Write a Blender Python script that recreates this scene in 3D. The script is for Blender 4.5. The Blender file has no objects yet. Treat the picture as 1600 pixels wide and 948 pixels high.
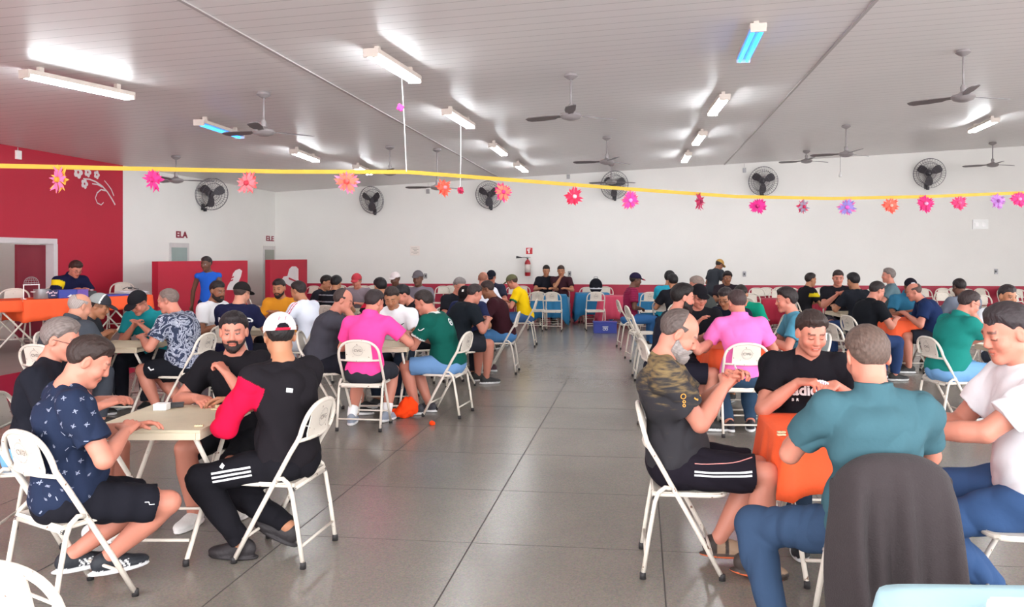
import bpy, bmesh, math, random
import numpy as np
from mathutils import Vector, Matrix
random.seed(7)
RNG = np.random.default_rng(11)
SC = bpy.context.scene
COL = SC.collection

# ------------------------------------------------------------------ camera
PSI = math.radians(6.77)
EYE, FPX, PU, PV = 1.62, 1230.0, 854.0, 400.0
cam_d = bpy.data.cameras.new('camera'); cam = bpy.data.objects.new('camera', cam_d); COL.objects.link(cam)
cam.location = (0, 0, EYE); cam.rotation_euler = (math.pi/2, 0, PSI)
cam_d.sensor_width = 36; cam_d.lens = FPX/1600*36
cam_d.shift_x = -(PU-800)/1600; cam_d.shift_y = -(474-PV)/1600
cam_d.clip_end = 200
SC.camera = cam
SC.view_settings.view_transform = 'Standard'; SC.view_settings.look = 'None'
SC.view_settings.gamma = 1; SC.view_settings.use_curve_mapping = False
SC.view_settings.exposure = 0.35
# ------------------------------------------------------------------ daylight through the open front and side
W = bpy.data.worlds.new('daylight'); SC.world = W; W.use_nodes = True
W.node_tree.nodes['Background'].inputs[0].default_value = (0.97, 0.97, 1.0, 1)
W.node_tree.nodes['Background'].inputs[1].default_value = 6.8
LAMP_E, BLUE_E = 60.0, 7.0
SC.cycles.max_bounces = 8; SC.cycles.diffuse_bounces = 5

# ------------------------------------------------------------------ helpers: geometry of the place
CP, SP = math.cos(PSI), math.sin(PSI)
def P(u, d, z=0.0):
    "point on the plan at distance d along the view axis, bearing of column u"
    x = (u-PU)/FPX*d
    return Vector((x*CP - d*SP, x*SP + d*CP, z))
def ray(u, v):
    x = (u-PU)/FPX
    return Vector((-SP + x*CP, CP + x*SP, (PV-v)/FPX))
def on_z(u, v, z): r = ray(u, v); return Vector((0,0,EYE)) + r*((z-EYE)/r.z)
def on_X(u, v, X): r = ray(u, v); return Vector((0,0,EYE)) + r*(X/r.x)
def on_Y(u, v, Y): r = ray(u, v); return Vector((0,0,EYE)) + r*(Y/r.y)
XL, XR, YF, YB = -9.99, 12.5, 20.67, -3.0
CZ0, CS = 3.384, 0.049
def ceil_z(x): return CZ0 + CS*(x-XL)
def on_ceil(u, v, dz=0.0):
    r = ray(u, v)   # z: EYE+t r.z = CZ0+CS*(t r.x-XL)+dz
    t = (CZ0 - CS*XL + dz - EYE)/(r.z - CS*r.x)
    return Vector((0,0,EYE)) + r*t

def hexc(h):
    h = h.lstrip('#'); c = [int(h[i:i+2], 16)/255 for i in (0,2,4)]
    return tuple(((x/12.92) if x <= .04045 else ((x+.055)/1.055)**2.4) for x in c)
# ------------------------------------------------------------------ materials
def nt_new(name):
    m = bpy.data.materials.new(name); m.use_nodes = True
    return m, m.node_tree, m.node_tree.nodes['Principled BSDF']
def mat(name, col, rough=.6, metal=0, var=.08, scale=6, bump=0, bscale=60, sheen=0, spec=.5, emit=None, es=0):
    m, nt, b = nt_new(name)
    c = hexc(col) if isinstance(col, str) else col
    b.inputs['Roughness'].default_value = rough; b.inputs['Metallic'].default_value = metal
    b.inputs['Specular IOR Level'].default_value = spec
    if sheen: b.inputs['Sheen Weight'].default_value = sheen
    tc = nt.nodes.new('ShaderNodeTexCoord')
    n = nt.nodes.new('ShaderNodeTexNoise'); n.inputs['Scale'].default_value = scale; n.inputs['Detail'].default_value = 5
    nt.links.new(tc.outputs['Object'], n.inputs['Vector'])
    mx = nt.nodes.new('ShaderNodeMix'); mx.data_type = 'RGBA'
    mx.inputs[6].default_value = (*[x*(1-var) for x in c], 1); mx.inputs[7].default_value = (*[min(1, x*(1+var)) for x in c], 1)
    nt.links.new(n.outputs['Fac'], mx.inputs[0]); nt.links.new(mx.outputs[2], b.inputs['Base Color'])
    if bump:
        n2 = nt.nodes.new('ShaderNodeTexNoise'); n2.inputs['Scale'].default_value = bscale; n2.inputs['Detail'].default_value = 3
        nt.links.new(tc.outputs['Object'], n2.inputs['Vector'])
        bp = nt.nodes.new('ShaderNodeBump'); bp.inputs['Strength'].default_value = bump; bp.inputs['Distance'].default_value = .01
        nt.links.new(n2.outputs['Fac'], bp.inputs['Height']); nt.links.new(bp.outputs[0], b.inputs['Normal'])
    if emit:
        b.inputs['Emission Color'].default_value = (*hexc(emit), 1); b.inputs['Emission Strength'].default_value = es
    return m
def attr_mat(name, rough, bump, bscale, sheen=0, sss=0, stretch=None, spec=.35):
    m, nt, b = nt_new(name)
    a = nt.nodes.new('ShaderNodeAttribute'); a.attribute_name = 'Col'
    nt.links.new(a.outputs['Color'], b.inputs['Base Color'])
    b.inputs['Roughness'].default_value = rough
    b.inputs['Specular IOR Level'].default_value = spec
    if sheen: b.inputs['Sheen Weight'].default_value = sheen
    tc = nt.nodes.new('ShaderNodeTexCoord')
    n2 = nt.nodes.new('ShaderNodeTexNoise'); n2.inputs['Scale'].default_value = bscale; n2.inputs['Detail'].default_value = 4
    src = tc.outputs['Object']
    if stretch:
        mp = nt.nodes.new('ShaderNodeMapping'); mp.inputs['Scale'].default_value = stretch
        nt.links.new(src, mp.inputs[0]); src = mp.outputs[0]
    nt.links.new(src, n2.inputs['Vector'])
    bp = nt.nodes.new('ShaderNodeBump'); bp.inputs['Strength'].default_value = bump; bp.inputs['Distance'].default_value = .01
    nt.links.new(n2.outputs['Fac'], bp.inputs['Height']); nt.links.new(bp.outputs[0], b.inputs['Normal'])
    return m
SKIN = attr_mat('skin', .5, .08, 90)
CLOTH = attr_mat('woven_cloth', .9, .65, 13, spec=.12)
HAIR = attr_mat('hair', .6, .9, 90, stretch=(1,.35,.35))
SHOE = attr_mat('shoe', .6, .3, 60)

# ------------------------------------------------------------------ mesh building
def link(o, parent=None):
    COL.objects.link(o)
    if parent is not None: o.parent = parent
    return o
def new_obj(name, me, m=None, parent=None, smooth=True):
    o = bpy.data.objects.new(name, me)
    if m is not None:
        for k in (m if isinstance(m, (list, tuple)) else [m]): me.materials.append(k)
    if smooth and len(me.polygons): me.polygons.foreach_set('use_smooth', np.ones(len(me.polygons), bool))
    return link(o, parent)
def pyobj(name, vs, fs, m=None, parent=None, smooth=False):
    me = bpy.data.meshes.new(name); me.from_pydata([tuple(v) for v in vs], [], fs); me.update()
    return new_obj(name, me, m, parent, smooth)
class MB:
    "collects boxes, tubes, lathes in one mesh"
    def __init__(s): s.v = []; s.f = []
    def add(s, v, f):
        n = len(s.v); s.v += [tuple(x) for x in v]; s.f += [tuple(i+n for i in q) for q in f]; return s
    def box(s, c, size, rot=None, bev=0):
        bm = bmesh.new(); bmesh.ops.create_cube(bm, size=1)
        for v in bm.verts: v.co = Vector((v.co.x*size[0], v.co.y*size[1], v.co.z*size[2]))
        if bev: bmesh.ops.bevel(bm, geom=bm.edges[:], offset=bev, segments=2, affect='EDGES', profile=.6)
        R = rot if rot is not None else Matrix.Identity(3)
        bm.verts.ensure_lookup_table(); bm.faces.ensure_lookup_table()
        v = [R @ x.co + Vector(c) for x in bm.verts]; f = [[q.index for q in p.verts] for p in bm.faces]
        bm.free(); return s.add(v, f)
    def tube(s, pts, r, n=8, closed=False, caps=True, flat=1.0):
        pts = [Vector(p) for p in pts]; N = len(pts); rings = []
        if not closed: tang = [(pts[min(i+1, N-1)]-pts[max(i-1, 0)]).normalized() for i in range(N)]
        else: tang = [(pts[(i+1) % N]-pts[i-1]).normalized() for i in range(N)]
        up = Vector((0,0,1)) if abs(tang[0].z) < .9 else Vector((1,0,0))
        a = tang[0].cross(up).normalized(); v = []
        for i, p in enumerate(pts):
            t = tang[i]; a = (a - t*a.dot(t))
            a = a.normalized() if a.length > 1e-6 else t.orthogonal().normalized()
            b = t.cross(a); rr = r[i] if isinstance(r, (list, tuple)) else r
            for k in range(n):
                th = 2*math.pi*k/n; v.append(p + a*math.cos(th)*rr + b*math.sin(th)*rr*flat)
        f = []
        for i in range(N if closed else N-1):
            j = (i+1) % N
            for k in range(n): f.append((i*n+k, i*n+(k+1) % n, j*n+(k+1) % n, j*n+k))
        if caps and not closed: f.append(tuple(range(n-1, -1, -1))); f.append(tuple((N-1)*n+k for k in range(n)))
        return s.add(v, f)
    def lathe(s, prof, c=(0,0,0), n=20, R=None):
        v = []; f = []; R = R if R is not None else Matrix.Identity(3)
        for (r, z) in prof:
            for k in range(n): th = 2*math.pi*k/n; v.append(R @ Vector((r*math.cos(th), r*math.sin(th), z)) + Vector(c))
        for i in range(len(prof)-1):
            for k in range(n): f.append((i*n+k, i*n+(k+1) % n, (i+1)*n+(k+1) % n, (i+1)*n+k))
        f.append(tuple(range(n-1, -1, -1))); f.append(tuple((len(prof)-1)*n+k for k in range(n)))
        return s.add(v, f)
    def build(s, name, m=None, parent=None, smooth=False):
        return pyobj(name, s.v, s.f, m, parent, smooth)
def auto(o, ang=40):
    me = o.data; me.polygons.foreach_set('use_smooth', np.ones(len(me.polygons), bool))
    try: me.set_sharp_from_angle(angle=math.radians(ang))
    except Exception: pass
    return o
def empty(name, loc=(0,0,0), rz=0, parent=None):
    o = bpy.data.objects.new(name, None); o.empty_display_size = .1; o.location = loc; o.rotation_euler = (0,0,rz)
    return link(o, parent)
def tag(o, label, cat, group=None, kind=None):
    o['label'] = label; o['category'] = cat
    if group: o['group'] = group
    if kind: o['kind'] = kind
    return o
def struct(o): o['kind'] = 'structure'; return o
def copy_tree(o, parent=None):
    c = o.copy(); COL.objects.link(c); c.parent = parent
    for ch in list(o.children): copy_tree(ch, c)
    return c
def text_mesh(txt, size, extrude=.001, bold=0):
    cu = bpy.data.curves.new('lettering', 'FONT'); cu.body = txt; cu.size = size; cu.extrude = extrude
    cu.align_x = 'CENTER'; cu.align_y = 'CENTER'; cu.offset = bold; cu.resolution_u = 3
    o = bpy.data.objects.new('lettering', cu); COL.objects.link(o)
    dg = bpy.context.evaluated_depsgraph_get(); dg.update()
    me = bpy.data.meshes.new_from_object(o.evaluated_get(dg))
    bpy.data.objects.remove(o); bpy.data.curves.remove(cu)
    return me

# ------------------------------------------------------------------ implicit surfaces for figures and soft things
class Field:
    def __init__(s, h): s.ops = []; s.h = h; s.lo = np.full(3, 1e9); s.hi = np.full(3, -1e9)
    def _b(s, lo, hi, grow=True):
        lo = np.array(lo, float); hi = np.array(hi, float)
        if grow: s.lo = np.minimum(s.lo, lo); s.hi = np.maximum(s.hi, hi)
        return lo, hi
    def cone(s, a, b, ra, rb, k=.02, cut=None, op='u', mid=None):
        a = np.array(a, float); b = np.array(b, float); r = max(ra, rb, (mid or 0))
        lo, hi = s._b(np.minimum(a, b)-r, np.maximum(a, b)+r, op == 'u')
        s.ops.append(('cone', (a, b, ra, rb, cut, mid), lo, hi, k, op)); return s
    def ell(s, c, r, R=None, k=.02, op='u'):
        c = np.array(c, float); r = np.array(r, float); R = np.eye(3) if R is None else np.array(R, float)
        m = np.abs(R) @ r
        lo, hi = s._b(c-m, c+m, op == 'u')
        s.ops.append(('ell', (c, r, R), lo, hi, k, op)); return s
    def cutfn(s, fn): s.ops.append(('fn', fn, None, None, 0, 'i')); return s
    def noise(s, amp, freq, seed=0): s.ops.append(('noise', (amp, freq, seed), None, None, 0, 'n')); return s
    def mesh(s, name):
        h = s.h; pad = 3*h
        lo = s.lo-pad; n = np.ceil((s.hi+pad-lo)/h).astype(int)+1
        ax = [(lo[i]+h*np.arange(n[i])).astype(np.float32) for i in range(3)]
        F = np.full(n, 1.0, np.float32)
        for t, prm, l, hgh, k, op in s.ops:
            if t == 'fn':
                X, Y, Z = np.meshgrid(*ax, indexing='ij', sparse=True)
                F = np.maximum(F, prm(X, Y, Z).astype(np.float32)); continue
            if t == 'add':
                X, Y, Z = np.meshgrid(*ax, indexing='ij', sparse=True); F = F+prm(X, Y, Z).astype(np.float32); continue
            if t == 'noise':
                amp, fr, seed = prm; rg = np.random.default_rng(seed)
                X, Y, Z = np.meshgrid(*ax, indexing='ij', sparse=True); acc = 0
                for q in range(4):
                    w = rg.normal(size=3); w = w/np.linalg.norm(w)*fr*(.6+.5*q); ph = rg.uniform(0, 6.28)
                    acc = acc + np.sin(w[0]*X+w[1]*Y+w[2]*Z*.8+ph)/(1+.4*q)
                F = F + (amp*(.6-np.abs(acc)*.7)).astype(np.float32); continue
            m = k+2.5*h
            i0 = np.maximum(0, np.floor((l-m-lo)/h).astype(int)); i1 = np.minimum(n, np.ceil((hgh+m-lo)/h).astype(int)+1)
            if np.any(i1 <= i0): continue
            sl = tuple(slice(i0[i], i1[i]) for i in range(3))
            X = ax[0][sl[0]][:, None, None]; Y = ax[1][sl[1]][None, :, None]; Z = ax[2][sl[2]][None, None, :]
            if t == 'cone':
                a, b, ra, rb, cut, mid = prm; ba = b-a; L2 = float(ba @ ba)+1e-12
                tt = ((X-a[0])*ba[0]+(Y-a[1])*ba[1]+(Z-a[2])*ba[2])/L2
                tc = np.clip(tt, 0, 1)
                D = np.sqrt((X-a[0]-tc*ba[0])**2+(Y-a[1]-tc*ba[1])**2+(Z-a[2]-tc*ba[2])**2)
                if mid is not None:
                    rr = np.where(tc < .35, ra+(mid-ra)*(tc/.35), mid+(rb-mid)*((tc-.35)/.65))
                else: rr = ra+(rb-ra)*tc
                D = D-rr
                if cut: D = np.maximum(D, (tt-1)*math.sqrt(L2)-cut*0)
            else:
                c, r, R = prm
                q0 = (X-c[0])*R[0,0]+(Y-c[1])*R[1,0]+(Z-c[2])*R[2,0]
                q1 = (X-c[0])*R[0,1]+(Y-c[1])*R[1,1]+(Z-c[2])*R[2,1]
                q2 = (X-c[0])*R[0,2]+(Y-c[1])*R[1,2]+(Z-c[2])*R[2,2]
                k0 = np.sqrt((q0/r[0])**2+(q1/r[1])**2+(q2/r[2])**2)
                k1 = np.sqrt((q0/r[0]**2)**2+(q1/r[1]**2)**2+(q2/r[2]**2)**2)+1e-9
                D = k0*(k0-1)/k1
            A = F[sl]; D = D.astype(np.float32)
            if op == 'u':
                hh = np.maximum(k-np.abs(A-D), 0)/max(k, 1e-6); F[sl] = np.minimum(A, D)-hh*hh*k*.25
            else:
                D = -D; hh = np.maximum(k-np.abs(A-D), 0)/max(k, 1e-6); F[sl] = np.maximum(A, D)+hh*hh*k*.25
        return nets(F, lo, h, name)
def nets(F, lo, h, name):
    S = F < 0; nx, ny, nz = F.shape
    cnt = np.zeros((nx-1, ny-1, nz-1), np.int8)
    for i in (0,1):
        for j in (0,1):
            for k in (0,1): cnt += S[i:nx-1+i, j:ny-1+j, k:nz-1+k]
    act = np.argwhere((cnt > 0) & (cnt < 8)); del cnt
    if len(act) == 0: return None, None
    idx = np.full((nx-1, ny-1, nz-1), -1, np.int32); idx[act[:,0], act[:,1], act[:,2]] = np.arange(len(act))
    pos = np.zeros((len(act), 3)); num = np.zeros(len(act))
    cr = {}
    for i in (0,1):
        for j in (0,1):
            for k in (0,1): cr[i,j,k] = F[act[:,0]+i, act[:,1]+j, act[:,2]+k].astype(float)
    for a in range(3):
        for p in (0,1):
            for q in (0,1):
                c0 = [0,0,0]; o = [x for x in range(3) if x != a]; c0[o[0]] = p; c0[o[1]] = q
                c1 = list(c0); c1[a] = 1
                f0 = cr[tuple(c0)]; f1 = cr[tuple(c1)]; m = (f0 < 0) != (f1 < 0)
                t = np.where(m, f0/np.where(m, f0-f1, 1), 0)
                pt = np.array(c0, float)[None, :].repeat(len(act), 0); pt[:, a] = t
                pos += pt*m[:, None]; num += m
    V = (act+pos/num[:, None])*h+lo
    quads = []
    for a in range(3):
        o = [x for x in range(3) if x != a]
        s0 = [slice(None)]*3; s1 = [slice(None)]*3; s0[a] = slice(0, -1); s1[a] = slice(1, None)
        A = S[tuple(s0)]; B = S[tuple(s1)]; e = np.argwhere(A != B)
        e = e[(e[:, o[0]] > 0) & (e[:, o[1]] > 0) & (e[:, o[0]] < F.shape[o[0]]-1) & (e[:, o[1]] < F.shape[o[1]]-1)]
        if len(e) == 0: continue
        sgn = A[e[:,0], e[:,1], e[:,2]]
        cs = []
        for (p, q) in ((-1,-1), (0,-1), (0,0), (-1,0)):
            c = e.copy(); c[:, o[0]] += p; c[:, o[1]] += q; cs.append(idx[c[:,0], c[:,1], c[:,2]])
        Q = np.stack(cs, 1)
        flip = sgn if a != 1 else ~sgn
        Q[~flip] = Q[~flip][:, ::-1]; quads.append(Q)
    Q = np.concatenate(quads)
    me = bpy.data.meshes.new(name)
    me.vertices.add(len(V)); me.vertices.foreach_set('co', V.astype(np.float32).ravel())
    me.loops.add(len(Q)*4); me.loops.foreach_set('vertex_index', Q.astype(np.int32).ravel())
    me.polygons.add(len(Q)); me.polygons.foreach_set('loop_start', np.arange(0, len(Q)*4, 4, dtype=np.int32))
    me.polygons.foreach_set('use_smooth', np.ones(len(Q), bool))
    me.update(calc_edges=True)
    return me, V
def paint(me, C):
    C = np.concatenate([np.clip(C, 0, 1), np.ones((len(C), 1))], 1).astype(np.float32)
    a = me.color_attributes.new('Col', 'FLOAT_COLOR', 'POINT'); a.data.foreach_set('color', C.ravel())
def field_obj(F, name, m, parent, colfn):
    me, V = F.mesh(name)
    if me is None: return None
    C = colfn(V) if callable(colfn) else np.tile(np.array(colfn, float), (len(V), 1))
    paint(me, C)
    o = bpy.data.objects.new(name, me); me.materials.append(m); return link(o, parent)
# ------------------------------------------------------------------ people
def rx(a): c, s = math.cos(a), math.sin(a); return np.array([[1,0,0],[0,c,-s],[0,s,c]])
def ry(a): c, s = math.cos(a), math.sin(a); return np.array([[c,0,s],[0,1,0],[-s,0,c]])
def rzm(a): c, s = math.cos(a), math.sin(a); return np.array([[c,-s,0],[s,c,0],[0,0,1]])
def nrm(v): v = np.array(v, float); return v/(np.linalg.norm(v)+1e-9)
def ik(a, t, l1, l2, pole):
    a = np.array(a, float); t = np.array(t, float); d = t-a; L = np.linalg.norm(d); mx = (l1+l2)*.995
    if L > mx: t = a+d/L*mx; L = mx
    if L < abs(l1-l2)*1.05+.05: L2 = abs(l1-l2)*1.05+.05; t = a+d/(L+1e-9)*L2; L = L2
    u = (t-a)/L; x = (l1*l1-l2*l2+L*L)/(2*L); y = math.sqrt(max(0, l1*l1-x*x))
    p = np.array(pole, float); p = nrm(p-u*(p @ u))
    return a+u*x+p*y, t
def A3(v): return np.array(v, float)
SKINS = {'light':'#c48a72', 'pink':'#be7c68', 'tan':'#a97456', 'brown':'#8a5a42', 'dark':'#664435', 'olive':'#c6967a'}
def lin(h): return A3(hexc(h))

def hand_field(F, w, d, pn, side, curl, h):
    "palm, four fingers of unequal length, thumb from the side of the palm"
    d = nrm(d); pn = nrm(A3(pn)-d*(A3(pn) @ d)); lat = np.cross(d, pn)*side     # lat points to the thumb side
    mr = max(0, .62*h)
    offs = (.030, .010, -.011, -.030); lens = (.070, .078, .072, .056); base = (.088, .092, .087, .078)
    for o, L, b in zip(offs, lens, base):
        k0 = w+d*.012+lat*o*.55; k1 = w+d*b+lat*o
        F.cone(k0, k1, max(.0165, mr), max(.0125, mr), k=.010)
        p = k1; a = 0; segs = (.45, .30, .25); rr = [.0098, .0088, .0078, .0068]
        for q, sgm in enumerate(segs):
            a += curl*(.75, 1.0, .7)[q]
            dd = d*math.cos(a)+pn*math.sin(a)+lat*o*.9*(1-q*.3)
            e = p+nrm(dd)*L*sgm; F.cone(p, e, max(rr[q], mr), max(rr[q+1], mr), k=.004); p = e
    t0 = w+d*.025+lat*.022; t1 = t0+nrm(lat*.85+d*.75+pn*.25)*.045
    t2 = t1+nrm(lat*.25+d+pn*(.35+.4*curl))*.032; t3 = t2+nrm(d-lat*.15+pn*(.3+.6*curl))*.026
    F.cone(t0, t1, max(.0165, mr), max(.0125, mr), k=.010); F.cone(t1, t2, max(.0115, mr), max(.0100, mr), k=.005)
    F.cone(t2, t3, max(.0100, mr), max(.0080, mr), k=.004)
    return w+d*.10+pn*.03

def person(label, u, d, phi, who=None, lean=18, side=0, twist=0, hp=18, hy=0, hr=0, lh=(-.13,.42,.80), rh=(.13,.42,.80),
           lf=(-.13,.40,0), rf=(.13,.40,0), lpole=(-.9,-.35,-1), rpole=(.9,-.35,-1), lkp=(-.15,1,.7), rkp=(.15,1,.7),
           skin='light', hair='short', hcol='#1c1512', shirt='#222222', sleeve='short', collar=None, shirtfn=None, shirtmat=None,
           pants='shorts', pcol='#1b1d24', pantsfn=None, shoes='#2b2b2b', sole='#d8d8d8', bare=False, cap=None, capback=False,
           capfn=None, beard=None, bcol='#1a1210', glasses=None, g=1.0, bg=None, sc=1.0, z0=0.0, stand=False, res=None, lcurl=.45, rcurl=.45,
           lpn=None, rpn=None, lhd=None, rhd=None, chair=True, chair_yaw=0, off=.05, sockc=None, pose_z=.52, fold=None, stubble=0, sleevelen=None,
           eyes=None, smile=False, cl=None, topfn=None, hidden_chair=False, vest=None, offx=0):
    h = res if res else min(.0155, max(.0055, d*.00105))
    ps = PSI+math.radians(phi)
    loc = P(u, d, z0)
    root = empty('person', loc, ps); root.scale = (sc, sc, sc)
    tag(root, label, 'person')
    L = math.radians(lean); T = math.radians(twist); S = math.radians(side)
    HZ = .93 if stand else pose_z
    bg = g if bg is None else bg
    def sp(a, s=1.0): return rzm(T*s) @ ry(S*s) @ rx(-a)
    p0 = A3((0,0,HZ)); D = lambda a, s=1.0: sp(a, s) @ A3((0,0,1))
    p1 = p0+D(.45*L,.4)*.17; p2 = p1+D(.95*L,.7)*.18; p3 = p2+D(1.15*L)*.165
    Rp = sp(.3*L-.1,.2); Rm = sp(.7*L,.6); Rc = sp(1.05*L)
    sh = .178*(1+.35*(g-1)); right = Rc @ A3((1,0,0))
    sR = p3+right*sh-D(L)*.045+Rc @ A3((0,.01,0)); sL = p3-right*sh-D(L)*.045+Rc @ A3((0,.01,0))
    npch = L*.75+math.radians(hp)*.35
    n1 = p3+sp(npch) @ A3((0,.012,.085))
    Rh = rzm(T+math.radians(hy)) @ ry(math.radians(hr)) @ rx(-math.radians(hp))
    hc = n1+Rh @ A3((0,.028,.088))
    def H(v): return hc+Rh @ A3(v)
    def toH(V): return (V-hc) @ Rh
    eR, wR = ik(sR, rh, .285, .25, rpole); eL, wL = ik(sL, lh, .285, .25, lpole)
    hipR = p0+A3((.088,0,0)); hipL = p0-A3((.088,0,0))
    aR = A3(rf[:3])+A3((0,0,.085)); aL = A3(lf[:3])+A3((0,0,.085))
    kR, aR = ik(hipR, aR, .435, .42, rkp); kL, aL = ik(hipL, aL, .435, .42, lkp)
    gg = .5+.5*g
    # ---- body
    F = Field(h)
    F.ell(p0+A3((0,-.01,.0)), (.165*bg, .125*bg, .115), Rp, k=.04)
    F.ell((p0+p1)/2+Rm @ A3((0,.02*bg,.03)), (.150*bg, .118*bg*bg, .15), Rm, k=.05)
    F.ell(p2+Rc @ A3((0,.0,-.02)), (.158*g, .112*g, .165), Rc, k=.05)
    F.ell(p2+Rc @ A3((0,-.015,.06)), (.165*g, .09*g, .10), Rc, k=.05)
    F.cone(sL, sR, .052*gg, .052*gg, k=.04)
    F.cone((sL+p3)/2, p3+D(L)*.03, .045, .050, k=.03); F.cone((sR+p3)/2, p3+D(L)*.03, .045, .050, k=.03)
    F.cone(p3-D(L)*.03, H((0,-.022,-.055)), .057*gg, .054*gg, k=.022)
    for s_, e_, w_ in ((sR, eR, wR), (sL, eL, wL)):
        F.cone(s_, e_, .052*gg, .040*gg, k=.03); F.cone(e_, w_, .041*gg, .026, k=.012, mid=.043*gg)
    hdR = nrm(wR-eR) if rhd is None else nrm(rhd); hdL = nrm(wL-eL) if lhd is None else nrm(lhd)
    hR = hand_field(F, wR, hdR, rpn or (-.35,0,-1), 1, rcurl, h)
    hL = hand_field(F, wL, hdL, lpn or (.35,0,-1), -1, lcurl, h)
    for hp_, k_, a_, f_ in ((hipR, kR, aR, rf), (hipL, kL, aL, lf)):
        F.cone(hp_, k_, .088*gg, .056*gg, k=.03); F.cone(k_, a_, .055*gg, .036, k=.015, mid=.062*gg)
    foots = []
    for k_, a_, f_ in ((kR, aR, rf), (kL, aL, lf)):
        ty = math.radians(f_[3]) if len(f_) > 3 else (-.18 if f_ is rf else .18)
        tp = math.radians(f_[4]) if len(f_) > 4 else 0
        Rf = rzm(ty) @ rx(-tp); foots.append((a_, Rf))
        F.cone(a_+Rf @ A3((0,-.03,-.045)), a_, .030, .036, k=.02)
        F.cone(a_+Rf @ A3((0,-.02,-.045)), a_+Rf @ A3((0,.115,-.062)), .030, .022, k=.02)
        if bare:
            for q in range(5): F.cone(a_+Rf @ A3((-.028+.014*q,.11,-.066)), a_+Rf @ A3((-.032+.016*q,.152-.008*abs(q-1.5),-.07)), .012, .009, k=.006)
    # head and face
    F.ell(H((0,-.012,.032)), (.074,.096,.086), Rh, k=.02)
    F.ell(H((0,.020,-.040)), (.058,.066,.070), Rh, k=.03)
    for q in (-1,1):
        F.cone(H((q*.048,.0,-.055)), H((q*.012,.060,-.092)), .018*gg, .020*gg, k=.02)
        F.ell(H((q*.038,.056,-.030)), (.026,.026,.028), Rh, k=.02)
    F.ell(H((0,.066,-.096)), (.024,.020,.018), Rh, k=.02)
    F.cone(H((-.034,.076,.024)), H((.034,.076,.024)), .012, .012, k=.015)
    if h < .0125:
        for q in (-1,1):
            F.ell(H((q*.031,.098,.003)), (.019,.014,.012), Rh, k=.010, op='s')
            F.ell(H((q*.031,.074,.002)), (.013,.013,.012), Rh, k=.004)
    F.cone(H((0,.084,.014)), H((0,.0985,-.026)), .0085, .0125, k=.014)
    for q in (-1,1): F.ell(H((q*.011,.092,-.031)), (.009,.010,.008), Rh, k=.008)
    F.ell(H((0,.082,-.056)), (.025,.012,.008), Rh, k=.007); F.ell(H((0,.081,-.068)), (.021,.011,.008), Rh, k=.007)
    for q in (-1,1):
        F.ell(H((q*.078,-.010,-.004)), (max(.010,.7*h),.020,.032), Rh @ rzm(q*.35), k=.010)
        if h < .009: F.ell(H((q*.088,-.004,-.000)), (.006,.010,.018), Rh, k=.005, op='s')
    base = lin(SKINS.get(skin, skin))
    eyes = eyes or ('down' if hp > 12 else 'open')
    def bodycol(V):
        q = toH(V); x, y, z = np.abs(q[:,0]), q[:,1], q[:,2]
        C = np.tile(base, (len(V),1)); n = .5+.5*np.sin(V[:,0]*23+V[:,1]*17)*np.sin(V[:,2]*19)
        C *= (.95+.08*n)[:,None]
        def mix(m, c, a=1.0): C[m] = C[m]*(1-a)+A3(c)*a
        cheek = (y > .03) & (z < 0) & (z > -.05) & (x > .02) & (x < .07); mix(cheek, base*A3((1.05,.86,.84)), .5)
        kn = np.zeros(len(V), bool)
        for c_ in (hR, hL): kn |= np.linalg.norm(V-c_, axis=1) < .07
        mix(kn, base*A3((1.03,.88,.84)), .5)
        if stubble:
            m = (y > -.01) & (z < -.035) & (z > -.125) & (x < .075); mix(m, lin(bcol), stubble)
        nape = (np.linalg.norm(q-A3((0,-.03,.0)), axis=1) < .14)
        if hair in ('buzz',) :
            m = (z > .0) & (y < .05) & nape; mix(m, lin(hcol), .5)
        mix((x < .025) & (np.abs(z+.062) < .0115) & (y > .070), base*A3((.92,.55,.52)), .75)
        mix((x < .023) & (np.abs(z+.062) < .0028) & (y > .070), base*.25, .8)
        if smile: mix((x < .014) & (np.abs(z+.063) < .0025) & (y > .070), (.6,.5,.45), .5)
        mix((x > .012) & (x < .047) & (np.abs(z-.027-.1*(.03-x)*0) < .0055) & (y > .055), lin(hcol)*.9, .75)
        if eyes == 'down':
            mix((np.abs(x-.031) < .015) & (np.abs(z+.004) < .0032) & (y > .062), base*.18, .9)
        else:
            ex = (np.abs(x-.031) < .012) & (np.abs(z-.001) < .0040) & (y > .062)
            mix(ex, (.42,.38,.36)); mix(ex & (np.abs(x-.031) < .007), (.03,.02,.015))
            mix((np.abs(x-.031) < .0145) & (np.abs(z-.0065) < .0025) & (y > .062), base*.2, .9)
        mix((x < .017) & (x > .006) & (np.abs(z+.040) < .003) & (y > .085), base*.3, .8)
        return C
    field_obj(F, 'body', SKIN, root, bodycol)
    fold = (.0115 if d < 6 else .0075) if fold is None else fold
    sd = int(abs(u)*7+d*13) % 9999
    # ---- shirt
    sc_ = lin(shirt); ti = .014 if sleeve != 'none' else .012
    G = Field(h)
    G.ell(p0+A3((0,-.01,.03)), (.168*bg+ti, .128*bg+ti, .11+ti), Rp, k=.05)
    G.ell((p0+p1)/2+Rm @ A3((0,.02*bg,.03)), (.153*bg+ti, .120*bg*bg+ti, .15+ti), Rm, k=.06)
    G.ell(p2+Rc @ A3((0,0,-.02)), (.160*g+ti, .114*g+ti, .165+ti), Rc, k=.06)
    G.ell(p2+Rc @ A3((0,-.015,.06)), (.166*g+ti, .092*g+ti, .10+ti), Rc, k=.05)
    G.cone(sL, sR, .053*gg+ti, .053*gg+ti, k=.05)
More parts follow.
